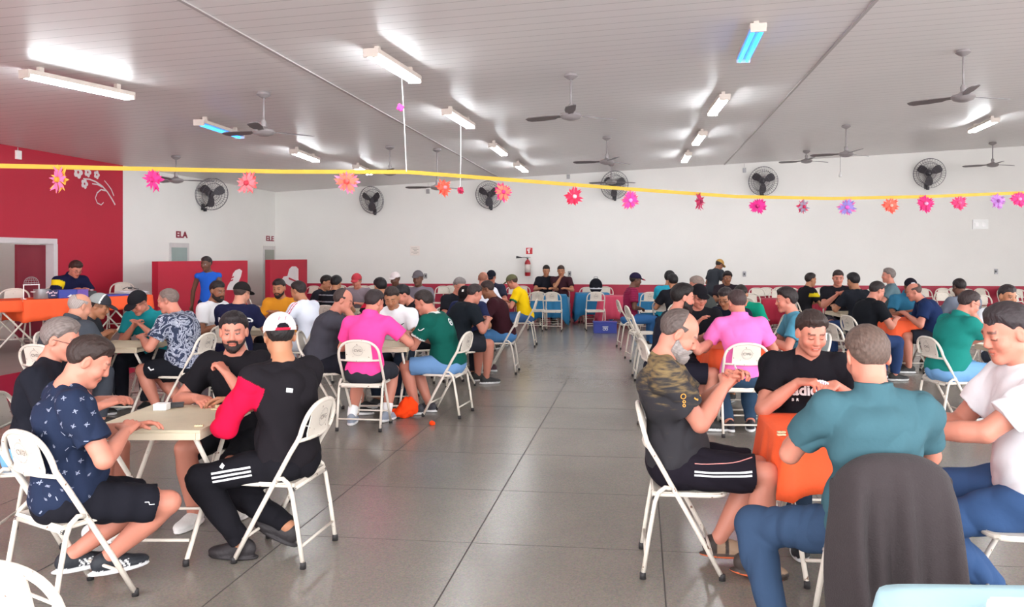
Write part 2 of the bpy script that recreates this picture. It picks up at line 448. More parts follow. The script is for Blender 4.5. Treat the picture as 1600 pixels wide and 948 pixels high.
    G.cone((sL+p3)/2, p3+D(L)*.012, .047+ti*.6, .050+ti*.6, k=.03); G.cone((sR+p3)/2, p3+D(L)*.012, .047+ti*.6, .050+ti*.6, k=.03)
    sl = sleevelen or {'short':.66, 'long':1, 'none':.0, 'three':1}[sleeve]
    for s_, e_, w_ in ((sR, eR, wR), (sL, eL, wL)):
        if sleeve == 'short':
            G.cone(s_, s_+(e_-s_)*sl, .056*gg+ti, .060*gg+ti, k=.045, cut=1)
        elif sleeve == 'long':
            G.cone(s_, e_, .056*gg+ti, .048*gg+ti, k=.045); G.cone(e_, e_+(w_-e_)*.97, .047*gg+ti, .032+ti*.6, k=.02, cut=1)
    if collar == 'polo':
        G.cone(p3-D(L)*.02, p3+D(npch)*.072, .082*gg, .073*gg, k=.012, cut=1)
    elif collar == 'hood':
        b_ = p3+Rc @ A3((0,-.06,.0))
        for q in range(7):
            an = math.radians(-150+q*50); an2 = an+math.radians(50)
            c1 = p3+Rc @ A3((math.cos(an)*.075, math.sin(an)*.065-.01, .01-.03*math.sin(an)*-1*0))
            c2 = p3+Rc @ A3((math.cos(an2)*.075, math.sin(an2)*.065-.01, .01))
            G.cone(c1, c2, .030, .030, k=.03)
    else:
        G.cone(p3-D(L)*.02, p3+D(npch)*.016, .070*gg, .066*gg, k=.015, cut=1)
    dn = sp(.2*L,.2) @ A3((0,0,1)); hem = p0-dn*(.05 if not stand else .12)
    G.noise(fold, 30 if d < 6 else 22, sd)
    G.cutfn(lambda X, Y, Z: -((X-hem[0])*dn[0]+(Y-hem[1])*dn[1]+(Z-hem[2])*dn[2]))
    ctx = dict(p0=p0, p1=p1, p2=p2, p3=p3, sR=sR, sL=sL, eR=eR, eL=eL, wR=wR, wL=wL, Rc=Rc, right=right, hc=hc, Rh=Rh,
               kR=kR, kL=kL, aR=aR, aL=aL, hipR=hipR, hipL=hipL, D=D, hR=hR, hL=hL, root=root, L=L, T=T, toH=toH, H=H, foots=foots)
    def shirtcol(V):
        C = np.tile(sc_, (len(V),1))
        if shirtfn: C = shirtfn(V, C, ctx)
        return C
    so = field_obj(G, 'shirt', shirtmat or CLOTH, root, shirtcol)
    # ---- trousers or shorts
    tp_ = .013; B = Field(h)
    B.ell(p0+A3((0,-.01,.0)), (.166*bg+tp_, .127*bg+tp_, .112+tp_), Rp, k=.05)
    for hp_, k_, a_ in ((hipR, kR, aR), (hipL, kL, aL)):
        if pants == 'shorts': B.cone(hp_, hp_+(k_-hp_)*.86, .092*gg+tp_, .070*gg+tp_+.006, k=.035, cut=1)
        elif pants == 'none': pass
        else:
            B.cone(hp_, k_, .090*gg+tp_, .060*gg+tp_, k=.035); B.cone(k_, k_+(a_-k_)*.97, .060*gg+tp_, .046+tp_*.6, k=.02, cut=1, mid=.064*gg+tp_)
    B.noise(fold*.9, 28 if d < 6 else 20, sd+5)
    top = p0+dn*.12; B.cutfn(lambda X, Y, Z: ((X-top[0])*dn[0]+(Y-top[1])*dn[1]+(Z-top[2])*dn[2]))
    pc = lin(pcol)
    def pantcol(V):
        C = np.tile(pc, (len(V),1))
        if pantsfn: C = pantsfn(V, C, ctx)
        return C
    po = field_obj(B, 'shorts' if pants == 'shorts' else 'trousers', CLOTH, root, pantcol)
    # ---- shoes
    for (a_, Rf) in foots:
        S_ = Field(max(h, .006) if d < 12 else .014)
        if bare:
            S_.ell(a_+Rf @ A3((0,.03,-.088)), (.046,.135,max(.009,.7*h)), Rf, k=.01)
            S_.cone(a_+Rf @ A3((-.045,.08,-.07)), a_+Rf @ A3((.0,.09,-.035)), .012, .012, k=.01)
            S_.cone(a_+Rf @ A3((.045,.08,-.07)), a_+Rf @ A3((.0,.09,-.035)), .012, .012, k=.01)
        else:
            S_.ell(a_+Rf @ A3((0,-.022,-.030)), (.041,.062,.056), Rf, k=.02)
            S_.ell(a_+Rf @ A3((0,.040,-.040)), (.042,.075,.044), Rf, k=.02)
            S_.ell(a_+Rf @ A3((0,.110,-.052)), (.049,.078,.034), Rf, k=.02)
            S_.ell(a_+Rf @ A3((0,.045,-.074)), (.050,.145,.017), Rf, k=.008)
        o0 = a_+Rf @ A3((0,0,-.085)); nn = Rf @ A3((0,0,1))
        S_.cutfn(lambda X, Y, Z, o0=o0, nn=nn: -((X-o0[0])*nn[0]+(Y-o0[1])*nn[1]+(Z-o0[2])*nn[2]))
        def shoecol(V, a_=a_, Rf=Rf):
            q = (V-a_) @ Rf; C = np.tile(lin(shoes), (len(V),1))
            C[(q[:,2] < -.058)] = lin(sole)
            if topfn: C = topfn(q, C)
            return C
        field_obj(S_, 'sandal' if bare else 'shoe', SHOE, root, shoecol)
    if sockc:
        for k_, a_ in ((kR, aR), (kL, aL)):
            Q = Field(h); Q.cone(a_+(k_-a_)*.02, a_+(k_-a_)*.22, .045, .050, k=.01, cut=1); field_obj(Q, 'sock', CLOTH, root, lin(sockc))
    # ---- hair
    if hair not in ('bald', None) and cap != 'beanie':
        th = {'buzz':.004, 'short':.009, 'thick':.016, 'long':.022, 'puffy':.028, 'ring':.008, 'receding':.008}[hair]
        th = max(th, h*.75)
        K = Field(h)
        K.ell(H((0,-.014,.033)), (.074+th, .096+th, .086+th), Rh, k=.02)
        if hair in ('thick', 'long', 'puffy', 'short'):
            K.ell(H((0,.006,.066)), (.060+th*.9, .074+th*.7, .050+th), Rh, k=.03)
        K.noise(.002 if h < .01 else .0015, 130, sd+9)
        bl = -.082 if hair != 'long' else -.10
        def cutH(X, Y, Z):
            x = (X-hc[0])*Rh[0,0]+(Y-hc[1])*Rh[1,0]+(Z-hc[2])*Rh[2,0]
            y = (X-hc[0])*Rh[0,1]+(Y-hc[1])*Rh[1,1]+(Z-hc[2])*Rh[2,1]
            z = (X-hc[0])*Rh[0,2]+(Y-hc[1])*Rh[1,2]+(Z-hc[2])*Rh[2,2]
            zm = np.interp(y, [-.12,-.055,-.035,-.012,.012,.026,.042,.060,.12], [bl,bl+.008,-.035,.016,.006,.026,.054,.070,.078])
            c = (th+.006)*(1-np.clip((z-zm)/(.016 if hair == 'long' else .036), 0, 1))
            if hair == 'ring': c = np.maximum(c, (th+.006)*np.clip(np.minimum(z-.050, y+.088)/.012, 0, 1))
            if hair == 'receding': c = np.maximum(c, (th+.006)*np.clip(np.minimum(y+.020, z-.040)/.014, 0, 1))
            return c
        K.ops.append(('add', cutH, None, None, 0, 'i'))
        hcl = lin(hcol)
        def haircol(V):
            n = .5+.5*np.sin(V[:,0]*310+V[:,1]*170)*np.sin(V[:,2]*230); return hcl[None,:]*(.8+.5*n)[:,None]
        field_obj(K, 'hair', HAIR, root, haircol)
    if beard:
        t = {'short':.004, 'full':.010, 'long':.016}[beard]; t = max(t, .6*h)
        K = Field(h)
        K.ell(H((0,.020,-.040)), (.058+t*.6,.064+t,.070+t), Rh, k=.02)
        for q in (-1,1): K.cone(H((q*.048,.0,-.055)), H((q*.012,.060,-.092)), .018*gg+t, .020*gg+t, k=.02)
        K.ell(H((0,.066,-.096-t*.4)), (.026+t*.6,.020+t,.020+t), Rh, k=.02)
        K.cone(H((-.02,.086,-.047)), H((.02,.086,-.047)), .009+t*.4, .009+t*.4, k=.008)
        K.noise(.003, 150, sd+3)
        def cutB(X, Y, Z):
            x = np.abs((X-hc[0])*Rh[0,0]+(Y-hc[1])*Rh[1,0]+(Z-hc[2])*Rh[2,0])
            y = (X-hc[0])*Rh[0,1]+(Y-hc[1])*Rh[1,1]+(Z-hc[2])*Rh[2,1]
            z = (X-hc[0])*Rh[0,2]+(Y-hc[1])*Rh[1,2]+(Z-hc[2])*Rh[2,2]
            zt = np.interp(y, [-.02,.015,.05,.075,.10], [.01,-.030,-.050,-.043,-.042])
            c = np.maximum(z-zt, -.004-y)
            return np.maximum(c, np.minimum(np.minimum(.02-x, .009-np.abs(z+.063)), y-.06))
        K.cutfn(cutB)
        def beardcol(V):
            q = toH(V); n = .5+.5*np.sin(V[:,0]*410+V[:,1]*270)*np.sin(V[:,2]*330); dk = np.clip((q[:,2]+.055)/.05, 0, 1)*.45+np.clip((.075-np.abs(q[:,2]+.05)*2)*.0, 0, 1)
            return lin(bcol)[None,:]*(.75+.5*n-dk)[:,None]
        field_obj(K, 'beard', HAIR, root, beardcol)
    if cap:
        K = Field(h); s_ = -1 if capback else 1; tv = max(.0055, .62*h)
        K.ell(H((0,-.012,.036)), (.074+.016, .096+.014, .086+.018), Rh, k=.02)
        def cutC(X, Y, Z):
            y = (X-hc[0])*Rh[0,1]+(Y-hc[1])*Rh[1,1]+(Z-hc[2])*Rh[2,1]
            z = (X-hc[0])*Rh[0,2]+(Y-hc[1])*Rh[1,2]+(Z-hc[2])*Rh[2,2]
            z0_ = .034+.08*s_*y
            if capback: z0_ = np.where(y > 0, .045, .02+.0*y)
            return z0_-z
        K.cutfn(cutC)
        Rv = Rh @ rx((-.22 if not capback else .22))
        cc = lin(cap)
        def capcol(V):
            C = np.tile(cc, (len(V),1)); q = toH(V)
            if capfn: C = capfn(q, C)
            return C
        co = field_obj(K, 'cap', CLOTH, root, capcol)
        if cap != 'beanie':
            Vz = Field(h); yb = .094 if not capback else -.100
            Vz.ell(H((0, yb+s_*.022, .040)), (.068,.064,tv), Rv, k=.01)
            Vz.ell(H((0, yb+s_*.020, .036)), (.062,.058,tv), Rv, k=.01)
            vo = field_obj(Vz, 'visor', CLOTH, root, capcol)
            if vo: vo.parent = co
    if glasses:
        m = MB(); Rb = Matrix([list(r) for r in Rh])
        for q in (-1,1):
            pts = [H((q*.032+.020*math.cos(t), .1005-.008*abs(math.cos(t)*.3+q*.3), .0+.015*math.sin(t))) for t in np.linspace(0, 2*math.pi, 15)[:-1]]
            m.tube([Vector(p) for p in pts], .0017, 5, closed=True)
            m.tube([Vector(H((q*.052,.094,.004))), Vector(H((q*.077,.06,.006))), Vector(H((q*.084,-.005,.008))), Vector(H((q*.082,-.02,-.004)))], .0017, 5)
        m.tube([Vector(H((-.012,.101,.003))), Vector(H((0,.103,.006))), Vector(H((.012,.101,.003)))], .0017, 5)
        m.build('glasses', FRAME_M, root, True)
    ctx['shirt'] = so; ctx['pants'] = po; ctx['scale'] = sc
    if chair and not stand:
        who_ = who or label
        place_chair(u, d, phi+chair_yaw, who_, off, cl, offx)
    return ctx
FRAME_M = mat('spectacle_frame', '#20181a', .4)

from mathutils.bvhtree import BVHTree
def decal(ctx, obj, me2d, origin, ex, ey, m, name, offset=.0025, dist=.6, subdiv=0):
    "flat print laid on a garment: each vertex of the 2-D mesh is dropped onto the garment along the normal"
    origin = Vector(origin); ex = Vector(ex).normalized(); ey = Vector(ey).normalized(); n = ex.cross(ey).normalized()
    bm = bmesh.new(); bm.from_mesh(obj.data); bv = BVHTree.FromBMesh(bm); bm.free()
    b2 = bmesh.new(); b2.from_mesh(me2d); bmesh.ops.triangulate(b2, faces=b2.faces[:])
    for _ in range(subdiv): bmesh.ops.subdivide_edges(b2, edges=[e for e in b2.edges if e.calc_length() > .02], cuts=1)
    bad = []
    for v in b2.verts:
        p = origin+ex*v.co.x+ey*v.co.y
        hit = bv.ray_cast(p+n*dist*.5, -n, dist)
        if hit[0] is None: bad.append(v)
        else: v.co = hit[0]+n*offset
    if bad: bmesh.ops.delete(b2, geom=bad, context='VERTS')
    me = bpy.data.meshes.new(name); b2.to_mesh(me); b2.free()
    o = new_obj(name, me, m, obj, False); return o
def strip2d(pts, w):
    "ribbon polygon in 2-D"
    vs = []; fs = []
    for i, p in enumerate(pts):
        a = Vector(pts[max(0, i-1)]); b = Vector(pts[min(len(pts)-1, i+1)]); t = (b-a).normalized(); nn = Vector((-t.y, t.x))
        q = Vector(p); vs += [(q.x+nn.x*w/2, q.y+nn.y*w/2, 0), (q.x-nn.x*w/2, q.y-nn.y*w/2, 0)]
        if i: fs.append((2*i-2, 2*i-1, 2*i+1, 2*i))
    me = bpy.data.meshes.new('strip'); me.from_pydata(vs, [], fs); return me
# ------------------------------------------------------------------ the setting
def line_mat(name, c1, c2, period, width, rough, axis='Y', bump=.4, var=.05):
    m, nt, b = nt_new(name); b.inputs['Roughness'].default_value = rough
    tc = nt.nodes.new('ShaderNodeTexCoord'); sx = nt.nodes.new('ShaderNodeSeparateXYZ'); nt.links.new(tc.outputs['Object'], sx.inputs[0])
    dv = nt.nodes.new('ShaderNodeMath'); dv.operation = 'DIVIDE'; dv.inputs[1].default_value = period; nt.links.new(sx.outputs[axis], dv.inputs[0])
    fr = nt.nodes.new('ShaderNodeMath'); fr.operation = 'FRACT'; nt.links.new(dv.outputs[0], fr.inputs[0])
    lt = nt.nodes.new('ShaderNodeMath'); lt.operation = 'LESS_THAN'; lt.inputs[1].default_value = width/period; nt.links.new(fr.outputs[0], lt.inputs[0])
    n = nt.nodes.new('ShaderNodeTexNoise'); n.inputs['Scale'].default_value = .7; nt.links.new(tc.outputs['Object'], n.inputs['Vector'])
    a = hexc(c1); mx0 = nt.nodes.new('ShaderNodeMix'); mx0.data_type = 'RGBA'
    mx0.inputs[6].default_value = (*[x*(1-var) for x in a], 1); mx0.inputs[7].default_value = (*[x*(1+var) for x in a], 1)
    nt.links.new(n.outputs['Fac'], mx0.inputs[0])
    mx = nt.nodes.new('ShaderNodeMix'); mx.data_type = 'RGBA'; nt.links.new(lt.outputs[0], mx.inputs[0])
    nt.links.new(mx0.outputs[2], mx.inputs[6]); mx.inputs[7].default_value = (*hexc(c2), 1)
    nt.links.new(mx.outputs[2], b.inputs['Base Color'])
    bp = nt.nodes.new('ShaderNodeBump'); bp.inputs['Strength'].default_value = bump; bp.inputs['Distance'].default_value = .01; bp.invert = True
    nt.links.new(lt.outputs[0], bp.inputs['Height']); nt.links.new(bp.outputs[0], b.inputs['Normal'])
    return m
def floor_mat():
    m, nt, b = nt_new('polished_granilite'); L = nt.links
    tc = nt.nodes.new('ShaderNodeTexCoord')
    n1 = nt.nodes.new('ShaderNodeTexNoise'); n1.inputs['Scale'].default_value = .55; n1.inputs['Detail'].default_value = 6
    n2 = nt.nodes.new('ShaderNodeTexVoronoi'); n2.inputs['Scale'].default_value = 130
    n3 = nt.nodes.new('ShaderNodeTexNoise'); n3.inputs['Scale'].default_value = 7; n3.inputs['Detail'].default_value = 6
    for n in (n1, n2, n3): L.new(tc.outputs['Object'], n.inputs['Vector'])
    cr = nt.nodes.new('ShaderNodeValToRGB'); cr.color_ramp.elements[0].position = .25; cr.color_ramp.elements[1].position = .72
    cr.color_ramp.elements[0].color = (*hexc('#70675a'), 1); cr.color_ramp.elements[1].color = (*hexc('#867b6b'), 1)
    ad = nt.nodes.new('ShaderNodeMath'); ad.operation = 'MULTIPLY_ADD'; ad.inputs[1].default_value = .10
    L.new(n3.outputs['Fac'], ad.inputs[0]); L.new(n1.outputs['Fac'], ad.inputs[2])
    sb = nt.nodes.new('ShaderNodeMath'); sb.operation = 'SUBTRACT'; sb.inputs[1].default_value = .05; L.new(ad.outputs[0], sb.inputs[0])
    L.new(sb.outputs[0], cr.inputs[0])
    mx = nt.nodes.new('ShaderNodeMix'); mx.data_type = 'RGBA'; mx.inputs[0].default_value = .17; mx.blend_type = 'OVERLAY'
    L.new(cr.outputs[0], mx.inputs[6]); L.new(n2.outputs['Color'], mx.inputs[7]); 
    hs = nt.nodes.new('ShaderNodeHueSaturation'); hs.inputs['Saturation'].default_value = .6; L.new(mx.outputs[2], hs.inputs['Color'])
    L.new(hs.outputs[0], b.inputs['Base Color'])
    mr = nt.nodes.new('ShaderNodeMapRange'); mr.inputs['To Min'].default_value = .23; mr.inputs['To Max'].default_value = .26
    L.new(n3.outputs['Fac'], mr.inputs[0]); L.new(mr.outputs[0], b.inputs['Roughness'])
    b.inputs['Specular IOR Level'].default_value = .42
    return m
M_WALL = mat('white_wall_paint', '#e6e4df', .75, var=.05, scale=1.2, bump=.15, bscale=30)
M_RED = mat('red_wall_paint', '#b01230', .6, var=.06, scale=1.5, bump=.12, bscale=30)
M_DADO = mat('crimson_dado_paint', '#a81438', .5, var=.06, scale=1.5)
M_CEIL = line_mat('pvc_ceiling_strips', '#e6e2e1', '#bbb7b7', .20, .010, .36)
M_FLOOR = floor_mat()
M_TRIM = mat('grey_pvc_trim', '#b4adad', .5)
M_STEEL = mat('cream_painted_steel', '#d8cfc2', .38, var=.05, scale=14)
def chipped():
    m = M_STEEL; nt = m.node_tree; b = nt.nodes['Principled BSDF']
    src = b.inputs['Base Color'].links[0].from_socket
    tc = nt.nodes.new('ShaderNodeTexCoord'); n = nt.nodes.new('ShaderNodeTexNoise'); n.inputs['Scale'].default_value = 38; n.inputs['Detail'].default_value = 6
    nt.links.new(tc.outputs['Object'], n.inputs['Vector'])
    gt = nt.nodes.new('ShaderNodeMath'); gt.operation = 'GREATER_THAN'; gt.inputs[1].default_value = .675; nt.links.new(n.outputs['Fac'], gt.inputs[0])
    mx = nt.nodes.new('ShaderNodeMix'); mx.data_type = 'RGBA'; nt.links.new(gt.outputs[0], mx.inputs[0]); nt.links.new(src, mx.inputs[6])
    mx.inputs[7].default_value = (*hexc('#7a5c48'), 1); nt.links.new(mx.outputs[2], b.inputs['Base Color'])
chipped()
M_RUB = mat('black_rubber', '#2a2728', .7)
M_INK = mat('grey_ink', '#8c837c', .6)
M_WHITE = mat('white_plastic', '#efefec', .45)
M_BLACKP = mat('black_plastic', '#2b2b2e', .45)
M_GREYM = mat('grey_metal', '#8d8b8c', .35, metal=.4)
M_DARK = mat('dark_fan_grille', '#4e4a4d', .5)

bm = MB(); bm.add([(XL-.5,YB,0),(XR+6,YB,0),(XR+6,YF+.2,0),(XL-.5,YF+.2,0)], [(0,1,2,3)]); struct(bm.build('floor', M_FLOOR))
# floor joints: saw-cut panels of about a metre
J = MB()
x = -.953*CP; jx = [p for p in np.arange(-9.6, 12.5, 1.065)]
a0 = on_z(678, 948, 0); xs0 = a0.x
k0 = math.floor((XL-xs0)/1.065)+1
xj = [xs0+1.065*k for k in range(k0, k0+21) if XL < xs0+1.065*k < XR]
y0 = on_z(740, 848, 0).y; yj = [y0+1.0*k for k in range(-4, 17)]
for X in xj: J.box((X, (YF+YB)/2, .0006), (.007, YF-YB, .0008))
for Y in yj: J.box(((XL+XR)/2, Y, .0006), (XR-XL, .0025, .0007))
struct(J.build('trim_1', mat('floor_joint', '#4a4542', .8)))
c = MB(); zl, zr = ceil_z(XL-.3), ceil_z(XR+.3); Y0 = -2.0
c.add([(XL-.3,Y0,zl),(XR+.3,Y0,zr),(XR+.3,YF+.3,zr),(XL-.3,YF+.3,zl),(XL-.3,Y0,zl+.05),(XR+.3,Y0,zr+.05),(XR+.3,YF+.3,zr+.05),(XL-.3,YF+.3,zl+.05)],
      [(0,3,2,1),(4,5,6,7),(0,1,5,4),(3,7,6,2)])
struct(c.build('ceiling', M_CEIL))
for k, (u_, v_, u2, v2, nm) in enumerate(((450,90,640,201,'trim_2'),(1243,136,1167,219,'trim_3'))):
    a, b_ = on_ceil(u_, v_), on_ceil(u2, v2); X = (a.x+b_.x)/2
    t = MB(); t.box((X, (YF+Y0)/2, ceil_z(X)-.006), (.035, YF-Y0, .012), rot=Matrix.Rotation(-math.atan(CS), 3, 'Y')); struct(t.build(nm, M_TRIM))
# far wall: white with a crimson dado
w = MB(); w.box(((XL+XR)/2, YF+.1, 2.5), (XR-XL+.6, .2, 5.0)); struct(w.build('wall_far', M_WALL))
zd = on_Y(880, 444, YF).z
w = MB(); w.box(((XL+XR)/2, YF-.004, zd/2), (XR-XL, .008, zd)); struct(w.build('trim_4', M_DADO))
# left wall: crimson part with a doorway, then white part
Yr = on_X(192, 300, XL).y; Yd1 = on_X(88, 400, XL).y; Yd0 = 10.4; zdoor = on_X(88, 373, XL).z
w = MB()
w.box((XL-.1, (Yd0-2)/2-0, 1.9), (.2, Yd0+2, 3.8)); w.box((XL-.1, (Yd1+Yr)/2, 1.9), (.2, Yr-Yd1, 3.8)); w.box((XL-.1, (Yd0+Yd1)/2, (zdoor+3.8)/2), (.2, Yd1-Yd0, 3.8-zdoor))
struct(w.build('wall_left', M_RED))
w = MB(); w.box((XL-.1, (Yr+YF)/2+.1, 1.9), (.2, YF-Yr+.2, 3.8)); struct(w.build('wall_left_rear', M_WALL))
w = MB(); w.box((XL-1.9, 11.5, 1.2), (.1, 5, 2.6)); w.box((XL-1.0, 9.0, 1.2), (1.9, .1, 2.6)); w.box((XL-1.0, 14.0, 1.2), (1.9, .1, 2.6)); w.box((XL-.85, 11.5, 2.45), (1.6, 5, .1)); w.box((XL-1.0, 11.5, .0), (1.9, 5, .1)); struct(w.build('wall_passage', M_WALL))  # unseen end walls and ceiling added against light leaks; ceiling gap lets daylight in
w = MB()
w.box((XL-.10, Yd1-.05, (zdoor-.09)/2), (.26, .098, zdoor-.09)); w.box((XL-.10, (Yd0+Yd1)/2-.01, zdoor-.045), (.26, Yd1-Yd0, .089))
dr = w.build('door_1', mat('white_door_frame', '#cfc8c8', .6)); struct(dr)
w = MB(); dw = on_X(25, 400, XL-.14).y; w.box((XL-.14, (dw+Yd1)/2-.05, 1.0), (.05, Yd1-dw-.10, 1.62), bev=.004)
o = w.build('door_leaf', mat('dark_red_door', '#7c1028', .5), dr)
w = MB(); w.box((XR+.1, 16.5, 2.5), (.2, 8.6, 5)); struct(w.build('wall_right', M_WALL))
# stage
a = on_z(0, 629, 0); XS = a.x; ZS = .30
w = MB(); w.box(((XL+XS)/2, 6.1, ZS/2), (XS-XL, 14.4, ZS)); st = w.build('stage_platform', mat('grey_stage_floor', '#7c736f', .6, var=.1, scale=3))
struct(st); st.name = 'floor_stage'
w = MB(); w.box((XS+.006, 6.1, ZS/2), (.012, 14.4, ZS)); struct(w.build('trim_5', M_DADO))
# screens in front of the restroom doors
def screen(u0, u1, v, nm, Xs, art):
    p0, p1 = on_X(u0, v, Xs), on_X(u1, v, Xs); zt = (p0.z+p1.z)/2
    w = MB(); w.box((Xs-.06, (p0.y+p1.y)/2, zt/2), (.12, p1.y-p0.y, zt), bev=.004); o = w.build(nm, M_RED); return o, p0, p1, zt
s1, q0, q1, zt = screen(247, 387, 407.5, 'privacy_screen', -8.6, 0)
tag(s1, 'long red privacy wall with a painted lady in a hat, below the ELA sign', 'screen')
s2, r0, r1, zt2 = screen(422, 480, 405.5, 'privacy_screen', -8.6, 0)
tag(s2, 'short red privacy wall with a painted white hat, below the ELE sign', 'screen')
def poly_on_X(name, pts, X, m, parent=None, th=.006):
    "flat cut-out painted on a wall that faces +x, outline given as wall points (y,z)"
    n = len(pts); vs = [(X, y, z) for y, z in pts]+[(X+th, y, z) for y, z in pts]
    fs = [tuple(range(n)), tuple(range(2*n-1, n-1, -1))]+[(i, i+n, (i+1) % n+n, (i+1) % n) for i in range(n)]
    o = pyobj(name, vs, fs, m)
    if parent is not None: o.parent = parent
    return o
M_PAINTW = mat('white_painted_motif', '#d9cfcf', .7)
def px_poly(name, pix, X, m, parent):
    return poly_on_X(name, [(on_X(u_, v_, X).y, on_X(u_, v_, X).z) for u_, v_ in pix], X, m, parent)
# lady with a floppy hat (plain silhouette): brim, crown, face, shoulder
px_poly('hat_motif', [(361,437),(364,427),(368,422),(374,420),(378,423),(376,432),(372,441),(370,446),(373,453),(354,453),(356,446),(359,441)], -8.6, M_PAINTW, s1)
for q in ([(362,433),(365,431),(365,433),(362,435)], [(359,438),(364,436),(364,438),(359,440)]): px_poly('hat_mark', q, -8.592, M_RED, s1)
px_poly('hat_motif', [(441,436),(443,432),(449,431),(452,420),(456,416),(462,416),(466,420),(466,436),(468,442),(467,448),(462,450),(453,447),(445,442)], -8.6, M_PAINTW, s2)
px_poly('hat_band', [(451,433),(464,439),(464,441),(451,436)], -8.592, M_RED, s2)
# restroom doors and signs on the white side wall
def on_left(u, v, dx=0): return on_X(u, v, XL+dx)
def wall_text(txt, u0, u1, v0, v1, m, name, label):
    a = on_left(u0, (v0+v1)/2, .012); b_ = on_left(u1, (v0+v1)/2, .012); z0_, z1_ = on_left((u0+u1)/2, v1).z, on_left((u0+u1)/2, v0).z
    me = text_mesh(txt, (z1_-z0_)*1.35, .003, .006); co = np.array([v.co[:] for v in me.vertices]); wd = co[:,0].max()-co[:,0].min()
    s_ = abs(b_.y-a.y)/wd
    o = new_obj(name, me, m, None, False); o.rotation_euler = (math.pi/2, 0, math.pi/2); o.scale = (s_, 1, 1)
    o.location = (XL+.008, (a.y+b_.y)/2, (z0_+z1_)/2); tag(o, label, 'sign'); return o
M_SIGN = mat('dark_red_lettering', '#8a2236', .6)
wall_text('ELA', 275, 293, 362, 372, M_SIGN, 'restroom_sign', 'dark red ELA lettering on the white side wall')
wall_text('ELE', 416, 428, 369, 377, M_SIGN, 'restroom_sign', 'dark red ELE lettering on the white side wall near the corner')
def wdoor(u0, u1, v, nm, col):
    a, b_ = on_left(u0, v), on_left(u1, v); w = MB(); w.box((XL+.01, (a.y+b_.y)/2, a.z/2), (.03, b_.y-a.y, a.z)); d_ = w.build(nm, mat(nm+'_frame', '#c9c4c2', .6)); struct(d_)
    w = MB(); w.box((XL+.028, (a.y+b_.y)/2-.02, a.z/2-.05), (.012, (b_.y-a.y)-.14, a.z-.1)); w.build('door_leaf', mat(nm+'_leaf', col, .4), d_)
wdoor(264, 294, 379, 'door_2', '#8fa09c'); wdoor(411, 429, 384, 'door_3', '#8c8e84')
# painted blossom twig on the crimson wall
fl = MB()
def ring_poly(cu, cv, r, n=5):
    c0 = on_left(cu, cv, .004); R = r*c0.y/FPX*1.15; k = 40; pts = []
    for i in range(k): t = 2*math.pi*i/k; rr = R*(.78+.3*abs(math.cos(n*t/2))); pts.append((c0.y+rr*math.cos(t), c0.z+rr*math.sin(t)))
    nn = len(pts); v = [(XL+.006, y, z) for y, z in pts]+[(XL+.006, c0.y+(y-c0.y)*.25, c0.z+(z-c0.z)*.25) for y, z in pts]
    fl.add(v, [(i, (i+1) % nn, nn+(i+1) % nn, nn+i) for i in range(nn)])
for cu, cv, r in ((122,269,9),(137,269,7),(151,273,6),(132,287,7)): ring_poly(cu, cv, r)
def twig(pix, w0, w1):
    pts = [on_left(u_, v_, .006) for u_, v_ in pix]; v = []; f = []
    for i, p in enumerate(pts):
        a = pts[max(0,i-1)]; b_ = pts[min(len(pts)-1,i+1)]; t = Vector((b_.y-a.y, b_.z-a.z)).normalized(); ww = w0+(w1-w0)*i/(len(pts)-1)
        v += [(p.x, p.y-t.y*ww, p.z+t.x*ww), (p.x, p.y+t.y*ww, p.z-t.x*ww)]
        if i: f.append((2*i-2, 2*i-1, 2*i+1, 2*i))
    fl.add(v, f)
twig([(130,279),(140,280),(150,284),(160,291),(168,300),(175,311),(180,320)], .012, .016)
twig([(144,287),(152,288),(160,292)], .010, .014)
twig([(163,282),(169,289),(174,296),(178,306)], .008, .012)
twig([(166,298),(158,296),(152,301),(149,309),(152,317),(158,320),(162,316)], .014, .010)
tag(fl.build('painted_flower', M_PAINTW), 'white painted flower twig decoration on the red wall', 'mural')

# ------------------------------------------------------------------ ceiling lamps
M_LBODY = mat('lamp_body', '#c8bcb2', .5)
M_TUBE = mat('lit_tube', '#ffffff', .4, emit='#f4fbff', es=LAMP_E)
M_BLUE = mat('lit_blue_tube', '#3a8cff', .4, emit='#1f8cff', es=BLUE_E)
def lamp(u0, v0, u1, v1, m, label, group=None, nt=2):
    drop = .16
    a = on_ceil(u0, v0, -drop); b_ = on_ceil(u1, v1, -drop); mid = (a+b_)/2; dr = b_-a; dr.z = 0; L = 1.25; ang = math.atan2(-dr.x, dr.y)
    zc = ceil_z(mid.x)
    e = empty('ceiling_lamp', (mid.x, mid.y, zc), ang); tag(e, label, 'lamp', group)
    w = MB(); w.box((0,0,-.085), (.16, L, .05), bev=.006); w.box((0,-L*.36,-.03), (.05,.05,.07)); w.box((0,L*.36,-.03), (.05,.05,.07))
    for s_ in (-1,1): w.box((0, s_*(L/2-.012), -.125), (.15,.024,.045))
    w.build('housing', M_LBODY, e)
    for s_ in ((-.04,.04) if nt == 2 else (0,)):
        w = MB(); w.tube([(s_, -L/2+.03, -.130), (s_, L/2-.03, -.130)], .016, 10); w.build('fluorescent_tube', m, e, True)
    return e
